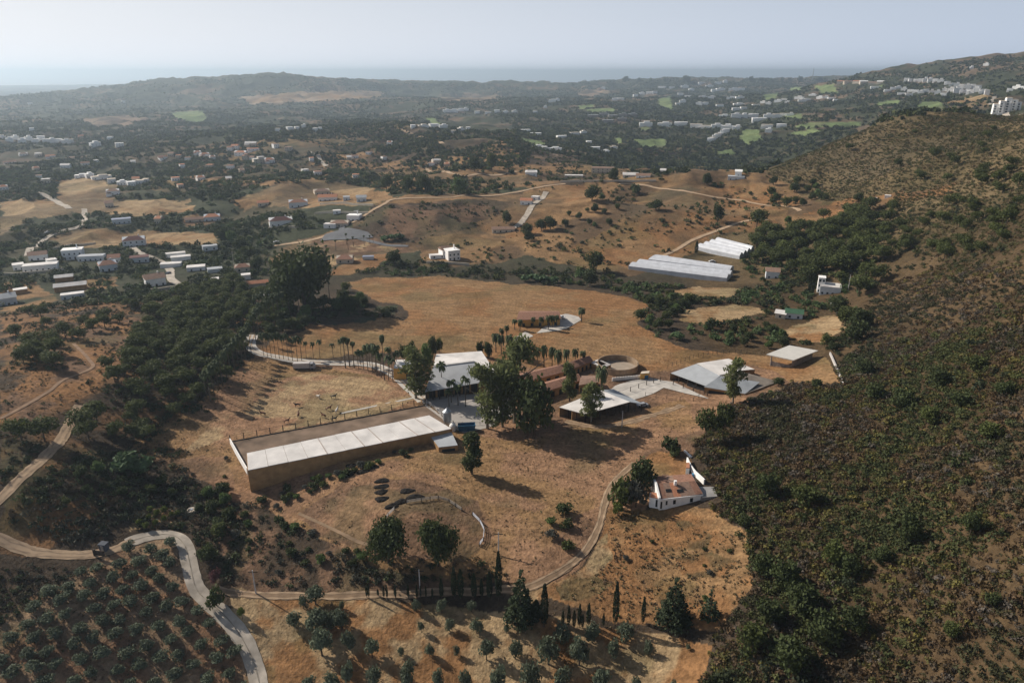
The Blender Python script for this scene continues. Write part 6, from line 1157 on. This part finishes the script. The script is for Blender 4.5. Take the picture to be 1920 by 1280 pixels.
x, y, r = gather([
 ("620 512 700 492 800 485 850 500 950 505 1050 505 1120 505 1180 530 1255 535 1385 545 1440 540 1580 560 1570 590 1480 620 1440 640 1340 645 1230 625 1195 600 1215 570 1150 545 1000 528 820 515 690 518", 13, 1.4, 3.0, 3, 16, .36),
 ("560 585 660 560 690 575 660 600 740 575 745 590 690 605 600 620 560 625", 12, 1.4, 2.6, 0, 16, .4), ("1385 480 1430 440 1500 430 1640 400 1640 540 1560 560 1440 545", 14, 1.6, 3.2, 0, 20, .3)], 560)
clumps("creek_thicket", x, y, r, 60, DRK + [(.06, .10, .03), (.08, .12, .045)], 4, "dense creek-side thicket behind the big dry field", leaf=.24)
x, y, r = gather([
 ("-60 420 60 405 140 400 350 400 470 400 560 400 640 420 560 440 500 470 480 540 560 560 330 560 0 590 -60 590", 24, 1.9, 3.8, 5, 26, .38), ("640 470 760 450 900 450 1040 480 1040 505 860 500 800 485", 45, 1.2, 2.4, 4, 22, .5), ("700 390 960 370 1000 350 1200 350 1420 330 1500 380 1440 440 1200 510 1050 490 900 440 760 455 700 440", 34, .5, 2.8, 6, 34, .50), ("560 350 560 320 620 262 700 250 760 233 830 255 900 262 960 268 1060 290 1200 315 1240 335 1000 350 850 362 700 352", 40, .8, 3.4, 6, 45, .47),
 ("700 392 940 376 950 400 860 430 760 452 690 450 660 424", 22, .6, 1.2, 4, 16, .5), ("-60 320 300 300 560 300 720 330 960 340 960 365 720 365 640 345 520 345 430 385 350 375 90 378 -60 390", 30, 2.0, 4.4, 5, 40, .40)], 580)
clumps("village_trees", x, y, r, 60, DRK + [(.055, .085, .03), (.07, .10, .035)], 5, "countless garden trees and hedges around the left village", leaf=.24)
x, y, r = gather([
 ("-80 235 300 225 600 210 800 235 960 250 1000 285 960 330 560 300 300 305 -80 325", 55, 2.6, 5.2, 6, 80, .40), ("960 235 1200 255 1400 262 1560 240 1620 240 1500 290 1420 325 1290 315 1240 335 1050 290 970 270", 50, 2.8, 5.5, 5, 60, .30),
 ("900 205 1100 180 1160 152 1300 149 1560 149 1640 140 1720 160 1900 195 1900 212 1760 212 1600 240 1400 258 1200 250 960 238", 130, 3.2, 6.5, 6, 110, .36)], 600)
clumps("far_woods", x, y, r, 22, DRK, 6, "distant woods, hedges and garden trees of the valleys", leaf=.42)
x, y, r = gather([("-80 165 260 154 540 142 760 158 960 156 1160 153 1100 180 900 205 800 235 600 210 300 225 -80 235", 230, 3.5, 6.5, 5, 220, .44), ("1640 140 1760 123 1860 108 1960 104 1960 200 1900 180 1720 158", 120, 3.0, 6.0, 5, 90, .36)], 620)
clumps("horizon_woods", x, y, r, 18, DRK, 7, "dark woods spread over the far hazy hills", leaf=.45)
# dry grass tufts, weeds and clods over the open ground near the camera
x, y, r = gather([("240 850 400 735 470 672 700 700 880 812 1290 748 1310 800 1140 940 1000 1080 700 1090 540 1000 420 850", 1.6, .10, .34, 4, 6, .48), ("1140 955 1400 1000 1405 1100 1150 1170 1000 1115", .6, .12, .5, 4, 5, .4), ("430 1100 960 1145 1335 1205 1310 1300 500 1300", .45, .1, .42, 4, 4, .4), ("-60 1210 250 1018 346 1090 486 1300 -60 1300", .9, .1, .4, 4, 5, .45),
  ("480 655 640 590 760 600 700 522 1020 535 1215 575 1230 632 1550 667 1480 718 1200 702 900 665", 3.0, .15, .45, 4, 14, .5), ("200 700 480 640 400 740 280 850 60 1040 0 900 0 700", 1.6, .12, .5, 4, 8, .42)], 640)
clumps("dry_grass", x, y, r, 9, [(.20, .145, .075), (.26, .19, .10), (.13, .095, .055), (.11, .11, .05), (.30, .22, .12), (.16, .10, .06)], 8, "dry grass tufts and weeds scattered over the brown open ground", leaf=.6, asp=.55)
# spaced trees standing up on the far skyline
for i, (u, h, w) in enumerate([(1172, 9, 16), (1198, 6, 8), (1220, 6, 7), (1246, 7, 8), (1286, 11, 22), (1408, 9, 10), (1427, 6, 12), (1445, 6, 8), (1466, 8, 9), (1480, 6, 8), (1500, 9, 12), (1537, 8, 14), (1546, 7, 5)]):
    p = at(u, 153); plant('broad', p.x, p.y, ph(p, h + 3), "silhouetted tree on the far right skyline, " + nth(i) + " from the left", "trees silhouetted on the far skyline", wd=pm(p, w), single=True, z=p.z)
# ------------------------------------------------------------------ the air between the hills
m = bpy.data.materials.new("haze air"); m.use_nodes = True; t = m.node_tree; t.nodes.clear()
vo = t.nodes.new("ShaderNodeVolumePrincipled"); vo.inputs['Color'].default_value = (.69, .85, 1.0, 1); vo.inputs['Density'].default_value = HAZE_DENSITY
vo.inputs['Anisotropy'].default_value = .42
oo = t.nodes.new("ShaderNodeOutputMaterial"); t.links.new(vo.outputs[0], oo.inputs['Volume'])
o = MB().box(-71000, -400, -700, 71000, 70000, 190).build("haze", m)
tag(o, kind="stuff", label="thin blue haze lying over the valleys")
